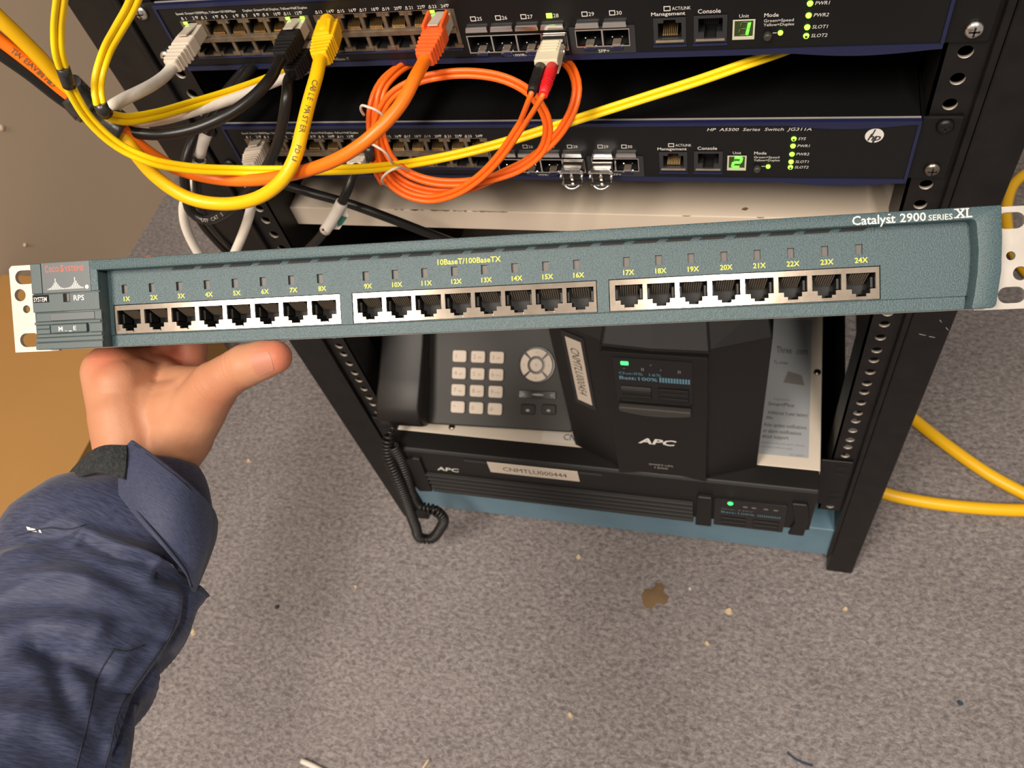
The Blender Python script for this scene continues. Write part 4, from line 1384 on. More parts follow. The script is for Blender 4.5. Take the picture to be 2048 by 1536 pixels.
MB().prism(rrect(-218, -18.5, -5, 150, 3), -14, 0, 'z').build('body', 'phone_black', phone, bevel=1.5)
MB().prism([(150, -14), (96, -14), (78, -80), (96, -92.5)], -190, -50, 'x').build('stand', 'phone_black', phone, bevel=1)
hs = [(-7, 1), (-7, 16), (-2, 27), (12, 32), (40, 28), (75, 24), (120, 24), (160, 29), (178, 30), (186, 22), (186, 4), (150, 1), (140, 8), (60, 8), (45, 1)]
MB().prism(hs, -214, -167, 'x').build('handset', 'handset_black', phone, bevel=3, seg=3, smooth=50)
MB().prism(rrect(-150, -30, 96, 146, 4), -.5, .8, 'z').build('screen', 'glossy_black', phone, bevel=.3)
names = ['1', '2abc', '3def', '4ghi', '5jkl', '6mno', '7pqr', '8tuv', '9wxy', '*', '0', '#']
for i, nm in enumerate(names):
    r_, c_ = divmod(i, 3)
    x, y = -136.6 + 19.6 * c_, 65.4 - 17.1 * r_
    k = MB().prism(rrect(x - 7.4, x + 7.4, y - 6.0, y + 6.0, 2.2), 0, 3.0, 'z').build('key', 'key_cream', phone, bevel=.8)
    text(nm[0], k, (x - 3.4, y, 3.05), 4.2, 'key_print', plane='xy')
    if nm[1:]:
        text(nm[1:], k, (x + 2.2, y - .4, 3.05), 2.2, 'key_print', plane='xy')
nx, ny = -56.5, 59.4
MB().prism(circ(nx, ny, 18.5, n=36), 0, 1.2, 'z').build('navigation_ring', 'glossy_black', phone, bevel=.4)
for k in range(4):
    a0 = math.pi / 4 + k * math.pi / 2
    aa = np.linspace(a0 + .07, a0 + math.pi / 2 - .07, 10)
    poly = [(nx + 16.2 * math.cos(t), ny + 16.2 * math.sin(t)) for t in aa] + [(nx + 8.8 * math.cos(t), ny + 8.8 * math.sin(t)) for t in aa[::-1]]
    MB().prism(poly, 1, 3.2, 'z').build('navigation_key', 'key_cream', phone, bevel=.5)
    am = a0 + math.pi / 4
    MB().prism(circ(nx + 12.6 * math.cos(am), ny + 12.6 * math.sin(am), .6, n=10), 3.1, 3.3, 'z').build('key_dot', 'key_print', phone)
MB().prism(circ(nx, ny, 6.4, n=28), 1, 3.4, 'z').build('navigation_key', 'key_cream', phone, bevel=.5)
MB().prism(circ(nx, ny, .8, n=10), 3.3, 3.5, 'z').build('key_dot', 'key_print', phone)
MB().prism(rrect(-73.5, -36, 26.5, 34, 1.5), 0, 1.6, 'z').build('volume_key', 'glossy_black', phone, bevel=.5)
for x, w_ in ((-69, 1.2), (-54, 6), (-40, 1.2)):
    MB().prism(circ(x, 30.3, w_, .9, n=16), 1.5, 1.75, 'z').build('key_mark', 'grey_print', phone)
for x, y in ((-63.6, 15.4), (-42.6, 16.3)):
    k = MB().prism(rrect(x - 7.2, x + 7.2, y - 5, y + 5, 2), 0, 2.4, 'z').build('function_key', 'handset_black', phone, bevel=.7)
    MB().prism(circ(x, y - 1, 2, 1.3, n=14), 2.3, 2.55, 'z').build('key_mark', 'grey_print', k)
# coiled cord hanging from the handset
path = spline([PY(800, 838, -16), PY(780, 868, -32), PY(776, 905, -42), PY(792, 950, -50), PY(812, 1000, -54), PY(830, 1050, -54), PY(842, 1076, -52), PY(860, 1078, -49), PY(880, 1058, -46), PY(886, 1036, -46),
               PY(868, 1020, -46), PY(838, 1012, -46), PY(822, 985, -45), PY(812, 950, -43), PY(800, 915, -40), PY(786, 890, -40)], 1.2)
hel = []
T_ = [path[min(i + 1, len(path) - 1)] - path[max(i - 1, 0)] for i in range(len(path))]
nrm = np.array([0, 1.0, 0])
acc = 0
for i, p in enumerate(path):
    t_ = T_[i] / np.linalg.norm(T_[i])
    nrm = nrm - (nrm @ t_) * t_; nrm /= np.linalg.norm(nrm)
    bi = np.cross(t_, nrm)
    if i:
        acc += np.linalg.norm(path[i] - path[i - 1])
    a = acc / 3.4 * 2 * math.pi
    ramp = min(1, i / 20)
    hel.append((p, nrm.copy(), bi, acc, ramp))
hp_ = []
for i in range(len(hel) - 1):
    for f in (0, .25, .5, .75):
        p = hel[i][0] * (1 - f) + hel[i + 1][0] * f
        ac = hel[i][3] * (1 - f) + hel[i + 1][3] * f
        a = ac / 4.6 * 2 * math.pi
        hp_.append(p + 5.0 * hel[i][4] * (math.cos(a) * hel[i][1] + math.sin(a) * hel[i][2]))
cord = MB().tube(hp_, 1.6, 7)
mi = np.linalg.inv(np.stack([PXv, PYv, n0], 1))
cord.v = [tuple(mi @ (np.array(p) - np.array([0, -5, -318.]))) for p in cord.v]
cord.build('coiled_cord', 'black_cable', phone)

# ------------------------------------------------------------------ plugs and cables
def oframe(p0, p1):
    a = np.array(p1) - np.array(p0)
    L_ = np.linalg.norm(a); a = a / L_
    x = np.array([1.0, 0, 0]); x = x - (x @ a) * a; x /= np.linalg.norm(x)
    z = np.cross(x, a)
    if z[2] < 0:
        z = -z
    return a, x, z, L_


def obox(mb, o, a, x, z, s0, s1, hw0, hh0, hw1=None, hh1=None, dz0=0, dz1=0, dx=0, matid=0):
    hw1 = hw0 if hw1 is None else hw1
    hh1 = hh0 if hh1 is None else hh1
    vs = []
    for s, hw, hh, dz in ((s0, hw0, hh0, dz0), (s1, hw1, hh1, dz1)):
        for i, j in ((-1, -1), (1, -1), (1, 1), (-1, 1)):
            vs.append(o + a * s + x * (i * hw + dx) + z * (j * hh + dz))
    return mb.add(vs, [(0, 1, 2, 3), (7, 6, 5, 4), (0, 4, 5, 1), (1, 5, 6, 2), (2, 6, 7, 3), (3, 7, 4, 0)], matid)


def rj_plug(t, x, zc, end, up=True, body='clear_plug', boot='beige_plug', hood=False, rc=3.2):
    o = np.array([x, FY + 3, zc])
    a, xx, zz, L_ = oframe(o, end)
    if not up:
        zz = -zz
    mb = MB()
    obox(mb, o, a, xx, zz, 0, L_ * .42, 5.7, 3.9)
    pg = part(mb, 'plug', body, t, bevel=.4)
    mb = MB()
    obox(mb, o, a, xx, zz, 2, L_ * .45, 3.0, .5, dz0=4.0, dz1=6.2)
    subpart(mb, 'latch', body, pg, bevel=.2)
    mb = MB()
    s0 = L_ * .36
    if hood:
        obox(mb, o, a, xx, zz, s0 - 6, L_ * .62, 6.6, 5.0)
        obox(mb, o, a, xx, zz, s0 - 4, L_ * .60, 4.2, 2.2, 4.6, 2.6, dz0=6.2, dz1=4.2)
    else:
        obox(mb, o, a, xx, zz, s0, L_ * .60, 6.3, 4.7, 6.2, 4.8)
    obox(mb, o, a, xx, zz, L_ * .60, L_, 6.1, 4.7, rc + .9, rc + .7)
    bt = part(mb, 'boot', boot, t, bevel=1.0)
    for k in range(4):
        f = .64 + k * .085
        w = 6.1 + (rc + .9 - 6.1) * (f - .6) / .4 + .3
        h = 4.7 + (rc + .7 - 4.7) * (f - .6) / .4 + .3
        mb = MB()
        obox(mb, o, a, xx, zz, L_ * f, L_ * (f + .038), w, h)
        subpart(mb, 'boot_ridge', boot, bt, bevel=.5)
    return o + a * (L_ - 4), a


SPL = {}


def cable(name, label, m, r, pts, base=None, group=None, cat='cable', plug=None, n=14, part_name='jacket'):
    t = thing(name, base or tuple(pts[0]), label, cat, group)
    start = []
    if plug:
        e, a = rj_plug(t, **plug, rc=r)
        start = [e, e + a * 9]
    SPL[t.name] = spline(start + list(pts), 3.5)
    part(MB().tube(SPL[t.name], r, n), part_name, m, t)
    return t


Y = lambda *a: [PY(u, v, y) for u, v, y in a]

white1 = cable('patch_cable', 'white patch cable plugged into the first socket of the upper switch', 'white_cable', 3.3,
               Y((312, 165, -62), (282, 182, -78), (245, 200, -92), (218, 216, -101), (200, 226, -103)), plug=dict(x=-199, zc=115.5, end=PY(344, 134, -41)))
c1 = cable('patch_cable', 'black patch cable from the upper switch, sweeping left into the taped bundle', 'black_cable', 3.1,
           Y((540, 158, -58), (505, 195, -72), (455, 230, -84), (385, 259, -93), (315, 269, -99), (258, 263, -103), (215, 245, -104), (165, 226, -106), (120, 197, -108), (60, 150, -110), (0, 108, -112), (-70, 60, -114)),
           plug=dict(x=-129.4, zc=115.5, end=PY(562, 117, -36), boot='black_plastic'))
c2 = cable('patch_cable', 'black patch cable hanging in a loop below the yellow one, from the lower socket row', 'black_cable', 3.1,
           Y((574, 190, -58), (566, 240, -64), (553, 292, -68), (525, 348, -72), (487, 394, -76), (445, 428, -79), (408, 440, -80), (382, 424, -79), (371, 380, -76), (370, 330, -70), (384, 285, -60), (418, 230, -42), (462, 172, -22), (492, 138, -6), (515, 112, 14)),
           plug=dict(x=-129.4, zc=101.5, end=PY(583, 150, -34), up=False, boot='black_plastic'))
c3 = cable('patch_cable', 'black cable with a white name flag, hanging left of the lower switch', 'black_cable', 2.9,
           Y((525, 118, 10), (500, 142, -10), (458, 195, -32), (424, 245, -48), (404, 290, -58), (396, 330, -62), (394, 372, -64), (402, 420, -64), (425, 455, -60), (460, 492, -54), (500, 525, -46), (540, 560, -40)))
c3b = cable('patch_cable', 'thin black cable beside the flagged one, running down behind the loop', 'black_cable', 2.6,
            Y((505, 126, 16), (470, 165, 2), (434, 212, -18), (410, 255, -28), (388, 298, -34), (381, 345, -38), (382, 395, -42), (398, 440, -44), (430, 480, -42), (470, 520, -40), (510, 560, -40)))
# name flag on c3
def along(t, a_, b_):
    A_ = np.array(SPL[t.name])
    i0, i1 = sorted(int(np.argmin(np.linalg.norm(A_ - e, axis=1))) for e in (a_, b_))
    return list(A_[i0:i1 + 1])


sg = along(c3, PY(415, 262, -52), PY(400, 306, -59))
fa, fb = sg[0], sg[-1]
mb = MB().tube(sg, 3.7, 14)
part(mb, 'name_flag', 'tag_white', c3)
part(MB().tube([fb + (fb - fa) * .02, fb + (fb - fa) * .16], 3.5, 12), 'flag_clip', 'black_tape', c3)
fa, fb = PY(396, 318, -62), PY(394, 340, -63)
part(MB().tube(along(c3, fa, fb), 3.4, 12), 'name_flag', 'tag_white', c3)

yel = cable('patch_cable', 'thick yellow patch cable dipping in a deep curve below the switches', 'yellow_cable', 3.75,
            Y((634, 148, -52), (618, 205, -70), (604, 262, -86), (591, 312, -98), (566, 358, -107), (517, 395, -112), (443, 408, -114), (370, 393, -114), (308, 350, -112), (262, 295, -109), (238, 262, -106), (200, 230, -104), (160, 198, -103), (124, 165, -104), (80, 116, -106), (40, 76, -108), (0, 38, -110), (-70, -30, -112)),
            plug=dict(x=-109, zc=115, end=PY(641, 119, -40), boot='yellow_cable', body='yellow_cable', hood=True))
org = cable('patch_cable', 'thick orange patch cable swinging across in front of the lower switch', 'orange_cable', 3.6,
            Y((832, 152, -56), (802, 208, -72), (752, 264, -86), (690, 310, -94), (610, 342, -96), (510, 360, -94), (430, 357, -94), (350, 336, -98), (285, 296, -103), (240, 255, -105), (195, 226, -105), (150, 205, -105), (105, 168, -106), (60, 128, -107), (0, 81, -108), (-70, 25, -110)),
            plug=dict(x=-39.4, zc=115.5, end=PY(849, 120, -41), boot='orange_boot', body='clear_plug'))
# rounded hood over the latch of the yellow plug
a, xx, zz, L_ = oframe((-109, FY + 3, 115), PY(641, 119, -40))
oo = np.array([-109, FY + 3, 115.0])
dm = MB().capsule(oo + a * 7 + zz * 4.2, oo + a * 17 + zz * 3.6, 4.6, 4.9)
part(dm, 'latch_hood', 'yellow_cable', yel)
# hood ears of the orange boot
a, xx, zz, L_ = oframe((-39.4, FY + 3, 115.5), PY(849, 120, -41))
for s in (-1, 1):
    mb = MB()
    obox(mb, np.array([-39.4, FY + 3, 115.5]), a, xx, zz, 6, L_ * .5, .9, 2.4, dz0=5.8, dz1=5.0, dx=s * 5.2)
    part(mb, 'boot_ear', 'orange_boot', org, bevel=.6)
# print along the yellow and orange jackets
def print_along(t, s, path, h, m, off, w):
    A_ = np.array(spline(SPL[t.name], 1.0))
    i0, i1 = (int(np.argmin(np.linalg.norm(A_ - e, axis=1))) for e in (path[0], path[-1]))
    pts = list(A_[i0:i1 + 1]) if i0 < i1 else list(A_[i1:i0 + 1][::-1])
    Ls = np.cumsum([0] + [np.linalg.norm(pts[i + 1] - pts[i]) for i in range(len(pts) - 1)])
    for i, chx in enumerate(s):
        if chx == ' ':
            continue
        d = (i + .5) / len(s) * Ls[-1]
        k = min(int(np.searchsorted(Ls, d)), len(pts) - 2)
        p, tg = pts[k], pts[min(k + 2, len(pts) - 1)] - pts[k - 2 if k > 2 else 0]
        tg = tg / np.linalg.norm(tg)
        n_ = CAM - p; n_ = n_ - (n_ @ tg) * tg; n_ /= np.linalg.norm(n_)
        sd = np.cross(n_, tg)
        o = text(chx, t, (0, 0, 0), h, m, plane='xy', name='jacket_print')
        co = np.array([v.co[:] for v in o.data.vertices]) / S
        ang = co[:, 1] / off
        new = p + co[:, :1] * tg + off * (np.sin(ang)[:, None] * sd + np.cos(ang)[:, None] * n_)
        b = OFF[t.name]
        o.data.vertices.foreach_set('co', ((new - np.array(b)) * S).ravel())


print_along(yel, 'CABLE MASTER', Y((629, 165, -57), (615, 215, -73), (602, 270, -88)), 3.0, 'scrap_brown', 4.05, 0)
print_along(yel, 'PDU1', Y((597, 292, -94), (586, 325, -101)), 2.6, 'scrap_brown', 4.05, 0)
print_along(org, 'TIA/EIA VERIFIED', Y((20, 96, -107.7), (60, 128, -107), (105, 168, -106)), 2.8, 'scrap_brown', 3.85, 0)
print_along(c2, 'UTP CAT 5', Y((405, 440, -80), (425, 437, -79.6), (450, 424, -79)), 2.4, 'grey_print', 3.3, 0)

w2 = cable('patch_cable', 'white cable running behind the yellow fibres toward the upper switch', 'white_cable', 3.0,
           Y((208, 232, -103), (235, 242, -99), (270, 245, -92), (330, 238, -78), (400, 219, -60), (470, 196, -42), (540, 168, -22), (585, 150, -8), (630, 130, 12)))
w3 = cable('patch_cable', 'white cable dropping behind the held switch beside the left rail', 'white_cable', 3.2,
           Y((402, 318, -56), (394, 350, -60), (376, 385, -62), (367, 415, -62), (370, 448, -62), (382, 480, -62), (402, 515, -62), (430, 555, -60)))
w4 = cable('patch_cable', 'white cable plugged into the first socket of the lower switch', 'white_cable', 3.2,
           Y((499, 372, -52), (503, 405, -58), (498, 432, -62), (488, 462, -64), (472, 500, -64), (450, 545, -62)), plug=dict(x=-199, zc=26.6, end=PY(500, 336, -34)))
pc1 = cable('power_cord', 'black power cord slanting across the front of the white board', 'black_cable', 3.4,
            Y((520, 345, 6), (560, 366, -10), (620, 385, -14), (700, 408, -14), (780, 437, -12), (850, 464, -8), (915, 488, 0), (980, 515, 10)))
pc2 = cable('patch_cable', 'black cable with a white tag hanging from the lower switch over the white board', 'black_cable', 3.1,
            Y((705, 352, -40), (697, 375, -46), (684, 404, -50), (664, 440, -54), (640, 474, -56), (612, 503, -56), (580, 535, -54)),
            plug=dict(x=-129.4, zc=14.5, end=PY(712, 336, -34), up=False, boot='beige_plug'))
ta, tb_ = PY(683, 406, -50.2), PY(651, 460, -55)
tg_ = part(MB().tube(along(pc2, ta, tb_), 3.9, 14), 'name_tag', 'tag_white', pc2)
ax = (tb_ - ta); Lx = np.linalg.norm(ax); ax /= Lx
vw = CAM - (ta + tb_) / 2; vw -= (vw @ ax) * ax; vw /= np.linalg.norm(vw); sx_ = np.cross(vw, ax)
if sx_ @ CR[0] < 0:
    sx_ = -sx_
mb = MB(); mid = ta + ax * Lx * .55
mb.add([ta + ax * Lx * .02 + sx_ * 3.6 - vw, ta + ax * Lx * .25 + sx_ * 8 - vw, tb_ - ax * Lx * .22 + sx_ * 7.5 - vw, tb_ - ax * Lx * .1 + sx_ * 3.4 - vw,
        ta + ax * Lx * .02 + sx_ * 3.6 - vw * 1.6, ta + ax * Lx * .25 + sx_ * 8 - vw * 1.6, tb_ - ax * Lx * .22 + sx_ * 7.5 - vw * 1.6, tb_ - ax * Lx * .1 + sx_ * 3.4 - vw * 1.6],
       [(0, 1, 2, 3), (7, 6, 5, 4), (0, 4, 5, 1), (1, 5, 6, 2), (2, 6, 7, 3), (3, 7, 4, 0)])
subpart(mb, 'tag_fin', 'tag_white', tg_)
mb = MB()
gp = [ta + ax * Lx * f + sx_ * s + vw * (.2 - .75) for f, s in ((.30, 7.6), (.36, 4.6), (.55, 4.0), (.72, 5.6), (.60, 7.2), (.45, 7.4))]
mb.add([g for g in gp] + [g + vw * .3 for g in gp], [(0, 1, 2, 3, 4, 5), (11, 10, 9, 8, 7, 6)])
subpart(mb, 'tag_mark', 'tag_green', tg_)
mb = MB()
gp = [ta + ax * Lx * f + sx_ * s + vw * math.sqrt(max(.1, 4.65 ** 2 - s * s)) for f, s in ((.84, -1.8), (.92, 1.2), (.93, -2.4))]
mb.add(gp + [g + vw * .15 for g in gp], [(0, 1, 2), (5, 4, 3)])
subpart(mb, 'tag_mark', 'dark_print', tg_)

# black tape round the bundle on the left
tp = thing('tape_wrap', tuple(PY(200, 230, -104)), 'black electrical tape wrapped round the cable bundle beside the left post', 'tape')
part(MB().tube(spline(Y((140, 186, -104), (160, 203, -104), (182, 218, -104), (205, 235, -104), (232, 255, -105), (247, 264, -105)), 2.5),
               list(np.interp(np.linspace(0, 1, 40), [0, .1, .3, .5, .7, .9, 1], [7, 8.2, 9.0, 8.6, 9.2, 8.4, 7.2]))[:len(spline(Y((140, 186, -104), (160, 203, -104), (182, 218, -104), (205, 235, -104), (232, 255, -105), (247, 264, -105)), 2.5))], 18), 'tape', 'black_tape', tp)
part(MB().tube(spline(Y((136, 197, -106), (148, 212, -106), (164, 230, -106)), 2.5), 4.6, 14), 'tape', 'black_tape', tp)
part(MB().tube(spline(Y((148, 162, -100), (158, 172, -98), (172, 186, -98)), 2.5), 3.6, 12), 'tape_end', 'black_tape', tp)
for (u, v, dy) in ((175, 212, 0), (222, 246, 0)):
    p = PY(u, v, -104); d = PY(u + 9, v + 7, -104) - p
    part(MB().tube([p - d * .1, p + d * .9], 9.4, 18), 'tape_edge', 'black_tape', tp)


def duplex(name, label, m, r, pts, group=None, bands=()):
    """two strands side by side"""
    t = thing(name, tuple(pts[0]), label, 'fibre cable', group)
    c = spline(pts, 3.5)
    for s in (-1, 1):
        out = []
        for i, p in enumerate(c):
            tg = c[min(i + 1, len(c) - 1)] - c[max(i - 1, 0)]; tg = tg / np.linalg.norm(tg)
            vw = CAM - p; vw /= np.linalg.norm(vw)
            sd = np.cross(tg, vw); sd /= np.linalg.norm(sd)
            out.append(p + s * sd * r * .98 + (vw * .25 * s))
        part(MB().tube(out, r, 12), 'strand', m, t)
    for (i0, i1) in bands:
        seg = c[int(i0 * len(c)):int(i1 * len(c)) + 1]
        part(MB().tube(seg, r * 2.25, 14, squash=.9), 'tape_band', 'black_tape', t)
    return t


fa_pts = Y((128, -60, -124), (121, 0, -122), (115, 60, -120), (117, 105, -122), (130, 148, -122), (145, 185, -122), (180, 240, -122), (235, 290, -121), (300, 321, -118), (375, 336, -108), (480, 341, -92), (600, 341, -82), (720, 338, -64),
           (800, 330, -46), (900, 312, -30), (1000, 287, -23), (1100, 256, -18), (1200, 224, -14), (1300, 192, -10), (1400, 160, -6), (1500, 125, 2), (1560, 104, 12), (1640, 72, 40))
duplex('fibre_cable', 'yellow twin fibre cable stretched across in front of the lower switch to the upper right', 'yellow_fibre', 1.5, fa_pts, bands=((.106, .126),))
fb_pts = Y((290, -60, -104), (262, 14, -102), (236, 60, -101), (212, 105, -100), (197, 155, -108), (196, 190, -116), (206, 221, -119), (245, 238, -110), (310, 230, -90), (380, 210, -64), (440, 192, -46), (500, 172, -28), (560, 149, -8), (610, 128, 12), (660, 110, 40))
duplex('fibre_cable', 'yellow twin fibre cable coming from above and turning right behind the black cables', 'yellow_fibre', 1.6, fb_pts, bands=((.322, .342),))

# ------------------------------------------------------------------ transceivers and the orange fibre
def module(c, zb, label, extra=0):
    t = thing('transceiver_module', (c, FY, zb), label, 'transceiver', 'transceiver modules in the switches')
    o = lambda a, b, y0, y1, h0, h1: MB().box(c + a, c + b, FY + y0, FY + y1, zb + h0, zb + h1)
    part(o(-6.5, 6.5, -8, 20, 6.2, 15.6), 'housing', 'gunmetal', t, bevel=.4)
    part(o(-6.6, 6.6, -12, -7.5, 5.0, 6.2), 'lower_flange', 'gunmetal', t, bevel=.2)
    for s in (-1, 1):
        part(o(s * 3.1 - 2.6, s * 3.1 + 2.6, -8.4, -7.8, 6.8, 14.2), 'optical_port', 'cavity', t)
        part(MB().tube([(c + s * 6.7, FY - 5, zb + 12), (c + s * 6.7, FY - 11, zb + 11)], .8, 10), 'bail_arm', 'chrome', t)
        part(MB().tube([(c + s * 6.4, FY - 9, zb + 13.8), (c + s * 6.4, FY - 9.6, zb + 13.8)], 1.5, 12), 'bail_pivot', 'chrome', t)
    part(o(-.7, .7, -9.5, -8, 7.4, 14.2), 'divider', 'chrome', t)
    part(MB().tube([(c, FY - 9, zb + 10.8), (c, FY - 10.4, zb + 10.8)], [1.5, 1.0], 14), 'rivet', 'tin_plate', t)
    part(o(-6.0, 6.0, -11.5, -8, 14.6, 15.8), 'bail_bar', 'chrome', t, bevel=.3)
    part(MB().tube(spline([(c - 5, FY - 11.5, zb + 5.4), (c - 2.5, FY - 13, zb + 4.2), (c, FY - 13.4, zb + 3.8), (c + 2.5, FY - 13, zb + 4.2), (c + 5, FY - 11.5, zb + 5.4)], 1), .7, 8), 'pull_loop', 'chrome', t)
    return t


module(22.8, 0, 'empty shiny transceiver module in the lower switch, left of its twin')
module(41.6, 0, 'empty shiny transceiver module in the lower switch, right of its twin')
module(22.8, 88.9, 'shiny transceiver module in the upper switch holding the orange fibre plug')

of = thing('fibre_cable', (22.8, FY, 99), 'coiled orange twin fibre cable plugged into the upper switch', 'fibre cable')
o0 = np.array([22.8, FY - 7, 100.2])
e0 = PY(1075, 188, -58)
a, xx, zz, L_ = oframe(o0, e0)
mb = MB(); obox(mb, o0, a, xx, zz, -3, 12, 5.6, 4.4, 6.2, 4.8); obox(mb, o0, a, xx, zz, 12, 20, 6.2, 4.8, 6.4, 4.2)
pg = part(mb, 'duplex_plug', 'cream_plug', of, bevel=.6)
for k in range(4):
    mb = MB(); obox(mb, o0, a, xx, zz, 1 + k * 3, 2.4 + k * 3, 4.6, .5, dz0=4.9, dz1=4.9)
    subpart(mb, 'grip_rib', 'cream_plug', pg, bevel=.2)
ends = []
for s, m, px in ((-1, 'black_cable', (1063, 186)), (1, 'red_boot', (1086, 190))):
    st_ = o0 + a * 18 + xx * s * 3.2
    en = PY(*px, -57)
    bt = part(MB().tube([st_, st_ * .7 + en * .3, st_ * .3 + en * .7, en], [3.3, 3.3, 2.9, 2.5], 16), 'boot', m, of)
    if s > 0:
        bt['label'] = 'red strain-relief boot'
    ends.append(en)
    for k in range(4):
        f = .58 + k * .07
        pp = st_ * (1 - f) + en * f
        subpart(MB().tube([pp, pp + (en - st_) * .025], 3.2 - .1 * k, 14), 'boot_ridge', m, bt)
loop = [(1045, 246, -54), (1000, 312, -56), (955, 358, -57), (905, 388, -57), (855, 398, -57), (808, 386, -56), (776, 360, -54), (756, 325, -50), (748, 285, -46), (756, 238, -42), (782, 192, -38), (830, 163, -34), (890, 149, -32), (950, 147, -31),
        (1010, 158, -31), (1058, 184, -32), (1086, 220, -34), (1096, 258, -37), (1084, 300, -42), (1045, 334, -46), (985, 356, -49), (920, 366, -50), (860, 362, -50), (812, 344, -48), (780, 314, -45), (764, 275, -40), (757, 225, -34), (764, 180, -26), (788, 148, -14), (820, 126, 0), (880, 108, 22),
        (960, 100, 34), (1060, 104, 26), (1122, 118, 4), (1148, 148, -16), (1154, 178, -24), (1145, 220, -32), (1114, 272, -38), (1062, 318, -43), (1000, 350, -46), (930, 378, -48), (870, 384, -49), (815, 370, -49), (778, 342, -47), (752, 302, -44), (742, 255, -38), (746, 205, -30), (764, 166, -18), (796, 138, -4), (840, 118, 18)]
c = spline([PY(*p) for p in loop], 3.5)
for s in (-1, 1):
    out = []
    for i, p in enumerate(c):
        tg = c[min(i + 1, len(c) - 1)] - c[max(i - 1, 0)]; tg = tg / np.linalg.norm(tg)
        vw = CAM - p; vw /= np.linalg.norm(vw)
        sd = np.cross(tg, vw); sd /= np.linalg.norm(sd)
        out.append(p - s * sd * 1.45 * (1.0) + vw * .3 * s)
    first = ends[0 if s < 0 else 1]
    k0 = out[0]
    px0 = (out[0] - c[0]) @ CR[0]
    first = ends[0] if px0 < 0 else ends[1]
    out = spline([first + a * -3, first, first * .45 + out[0] * .55 + a * 1] + [out[0]], 3.5)[:-1] + out
    part(MB().tube(out, 1.5, 12), 'strand', 'orange_fibre', of)
part(MB().tube(Y((737, 292, -50), (742, 318, -51)), 3.0, 12), 'heat_shrink', 'black_tape', of)
part(MB().tube(spline(Y((740, 312, -51), (749, 340, -52), (764, 368, -53)), 3), 1.6, 10), 'strand', 'orange_fibre', of)
# twist ties
for lab, pts in (('thin white twist tie round the top left of the orange coil', [(728, 230, -46), (722, 220, -48), (724, 211, -50), (736, 214, -52), (752, 220, -52), (768, 232, -50), (775, 245, -44), (770, 262, -30)]),
                 ('thin white twist tie slanting across the left of the orange coil', [(735, 283, -46), (742, 287, -54), (758, 296, -57), (772, 306, -57), (782, 322, -55), (786, 328, -46)]),
                 ('thin white twist tie round the lower left of the orange coil', [(820, 343, -46), (806, 336, -56), (792, 336, -62), (778, 343, -64), (766, 354, -64), (765, 364, -60), (774, 371, -50)])):
    p3 = [PY(*p) for p in pts]
    t = thing('twist_tie', tuple(p3[0]), lab, 'twist tie', 'twist ties on the orange coil')
    part(MB().tube(spline(p3, 1.5), .8, 8), 'wire', 'tie_white', t)

# ------------------------------------------------------------------ things on the floor
FZ = FLOOR + 8
Zp = lambda *a: [PZ(u, v, FZ) for u, v in a]
cable('floor_cable', 'thick yellow cable on the carpet, lower of the two beside the right post', 'yellow_cable', 7.4, Zp((1690, 930), (1725, 965), (1765, 985), (1850, 1004), (1950, 1016), (2060, 1021), (2200, 1018), (2330, 990)), n=16)
cable('floor_cable', 'thick yellow cable on the carpet, upper of the two beside the right post', 'yellow_cable', 7.4, Zp((1770, 790), (1800, 817), (1830, 841), (1900, 895), (1980, 950), (2060, 993), (2150, 1035), (2260, 1075), (2400, 1110)), n=16)
cable('floor_cable', 'yellow cable curling on the carpet behind the right ear of the held switch', 'yellow_cable', 7.4, Zp((2140, 322), (2070, 338), (2030, 366), (2014, 410), (2014, 450), (2026, 500), (2050, 540), (2100, 590)), n=16)

bx = thing('cardboard_box', (-800, -60, FLOOR), 'plain brown cardboard box on the floor left of the held switch', 'box')
B = (-957, -645, -330, 229, FLOOR, -417)
mb = MB()
for (x0, x1, y0, y1) in ((B[0], B[0] + 4, B[2], B[3]), (B[1] - 4, B[1], B[2], B[3]), (B[0] + 4, B[1] - 4, B[2], B[2] + 4), (B[0] + 4, B[1] - 4, B[3] - 4, B[3])):
    mb.box(x0, x1, y0, y1, B[4], B[5] - 4)
part(mb, 'side_walls', 'cardboard', bx)
part(MB().box(B[0], B[1], B[2], B[3], B[5] - 4, B[5]), 'top', 'cardboard', bx, bevel=1)


def blob(name, label, cat, u, v, pts, h, m, group=None):
    p = PZ(u, v, FLOOR)
    mb = MB().prism([(p[0] + a, p[1] + b) for a, b in pts], FLOOR + .2, FLOOR + h, 'z', poly1=[(p[0] + a * .6, p[1] + b * .6) for a, b in pts])
    o = mb.build(name, m, smooth=60)
    o.location = (0, 0, -FLOOR * S)
    tag(o, label, cat, group)
    return o


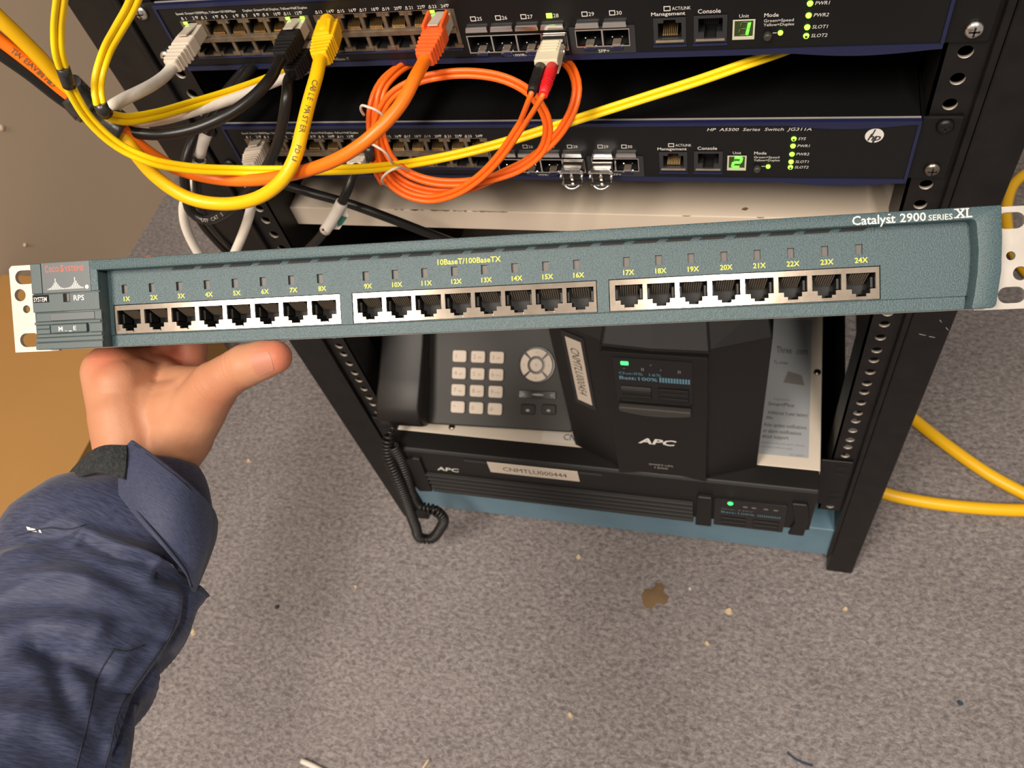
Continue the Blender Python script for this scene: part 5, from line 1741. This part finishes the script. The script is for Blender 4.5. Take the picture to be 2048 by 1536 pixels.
blob('paper_scrap', 'ragged brown scrap lying on the carpet in front of the rack', 'scrap', 1310, 1192, [(-12, -14), (-2, -17), (3, -9), (14, -8), (17, 2), (9, 6), (10, 15), (0, 17), (-4, 8), (-13, 7), (-16, -2)], 2.5, 'scrap_brown')
random.seed(9)
for i, (u, v, lab, m, s) in enumerate(((1458, 1223, 'pale crumb right of the brown scrap on the carpet', 'crumb', 5.5), (1414, 1287, 'small tan crumb below the brown scrap on the carpet', 'crumb', 3.5),
                                       (1158, 1114, 'tan crumb left of the brown scrap, near the blue bar', 'crumb', 4), (1140, 1430, 'tan crumb low in the middle of the carpet', 'crumb', 4),
                                       (712, 1174, 'tiny white crumb on the carpet right of the sleeve', 'crumb', 3), (1690, 1218, 'tan crumb on the carpet below the foot of the right post', 'crumb', 3.5),
                                       (554, 1214, 'dark speck on the carpet right of the sleeve', 'dark_print', 4), (388, 1265, 'tan crumb on the carpet close to the sleeve', 'crumb', 5), (498, 922, 'pale curl of fluff on the carpet right of the wrist', 'crumb', 4),
                                       (1380, 1178, 'tiny white speck right of the brown scrap', 'tag_white', 2.5), (1920, 1407, 'dark blue speck at the lower right of the carpet', 'blue_thread', 3.5))):
    pts = [(s * random.uniform(.6, 1.1) * math.cos(t), s * random.uniform(.6, 1.1) * math.sin(t)) for t in np.linspace(0, 6.283, 8)[:-1]]
    blob('carpet_crumb', lab, 'crumb', u, v, pts, s * .8, m, 'crumbs on the carpet')
p = [PZ(u, v, FLOOR + 2) for u, v in ((1575, 1505), (1590, 1518), (1608, 1526), (1625, 1532))]
o = MB().tube(spline(p, 2), 1.0, 6).build('blue_thread', 'blue_thread')
o.location = (0, 0, -FLOOR * S)
tag(o, 'dark blue thread on the carpet at the bottom edge', 'thread')
p = [PZ(u, v, FLOOR + 4) for u, v in ((603, 1522), (622, 1530), (650, 1545), (700, 1575))]
o = MB().tube(spline(p, 3), [3.2] * len(spline(p, 3)), 10).build('plastic_stick', 'tag_white')
o.location = (0, 0, -FLOOR * S)
tag(o, 'thin white plastic stick on the carpet at the bottom edge', 'stick')
p = [PZ(u, v, FLOOR + 2) for u, v in ((840, 1545), (850, 1530), (858, 1518))]
o = MB().tube(spline(p, 3), 1.5, 6).build('cream_fibre', 'crumb')
o.location = (0, 0, -FLOOR * S)
tag(o, 'short cream fibre on the carpet beside the white stick', 'thread')

bpy.data.objects.remove(_to, do_unlink=True)
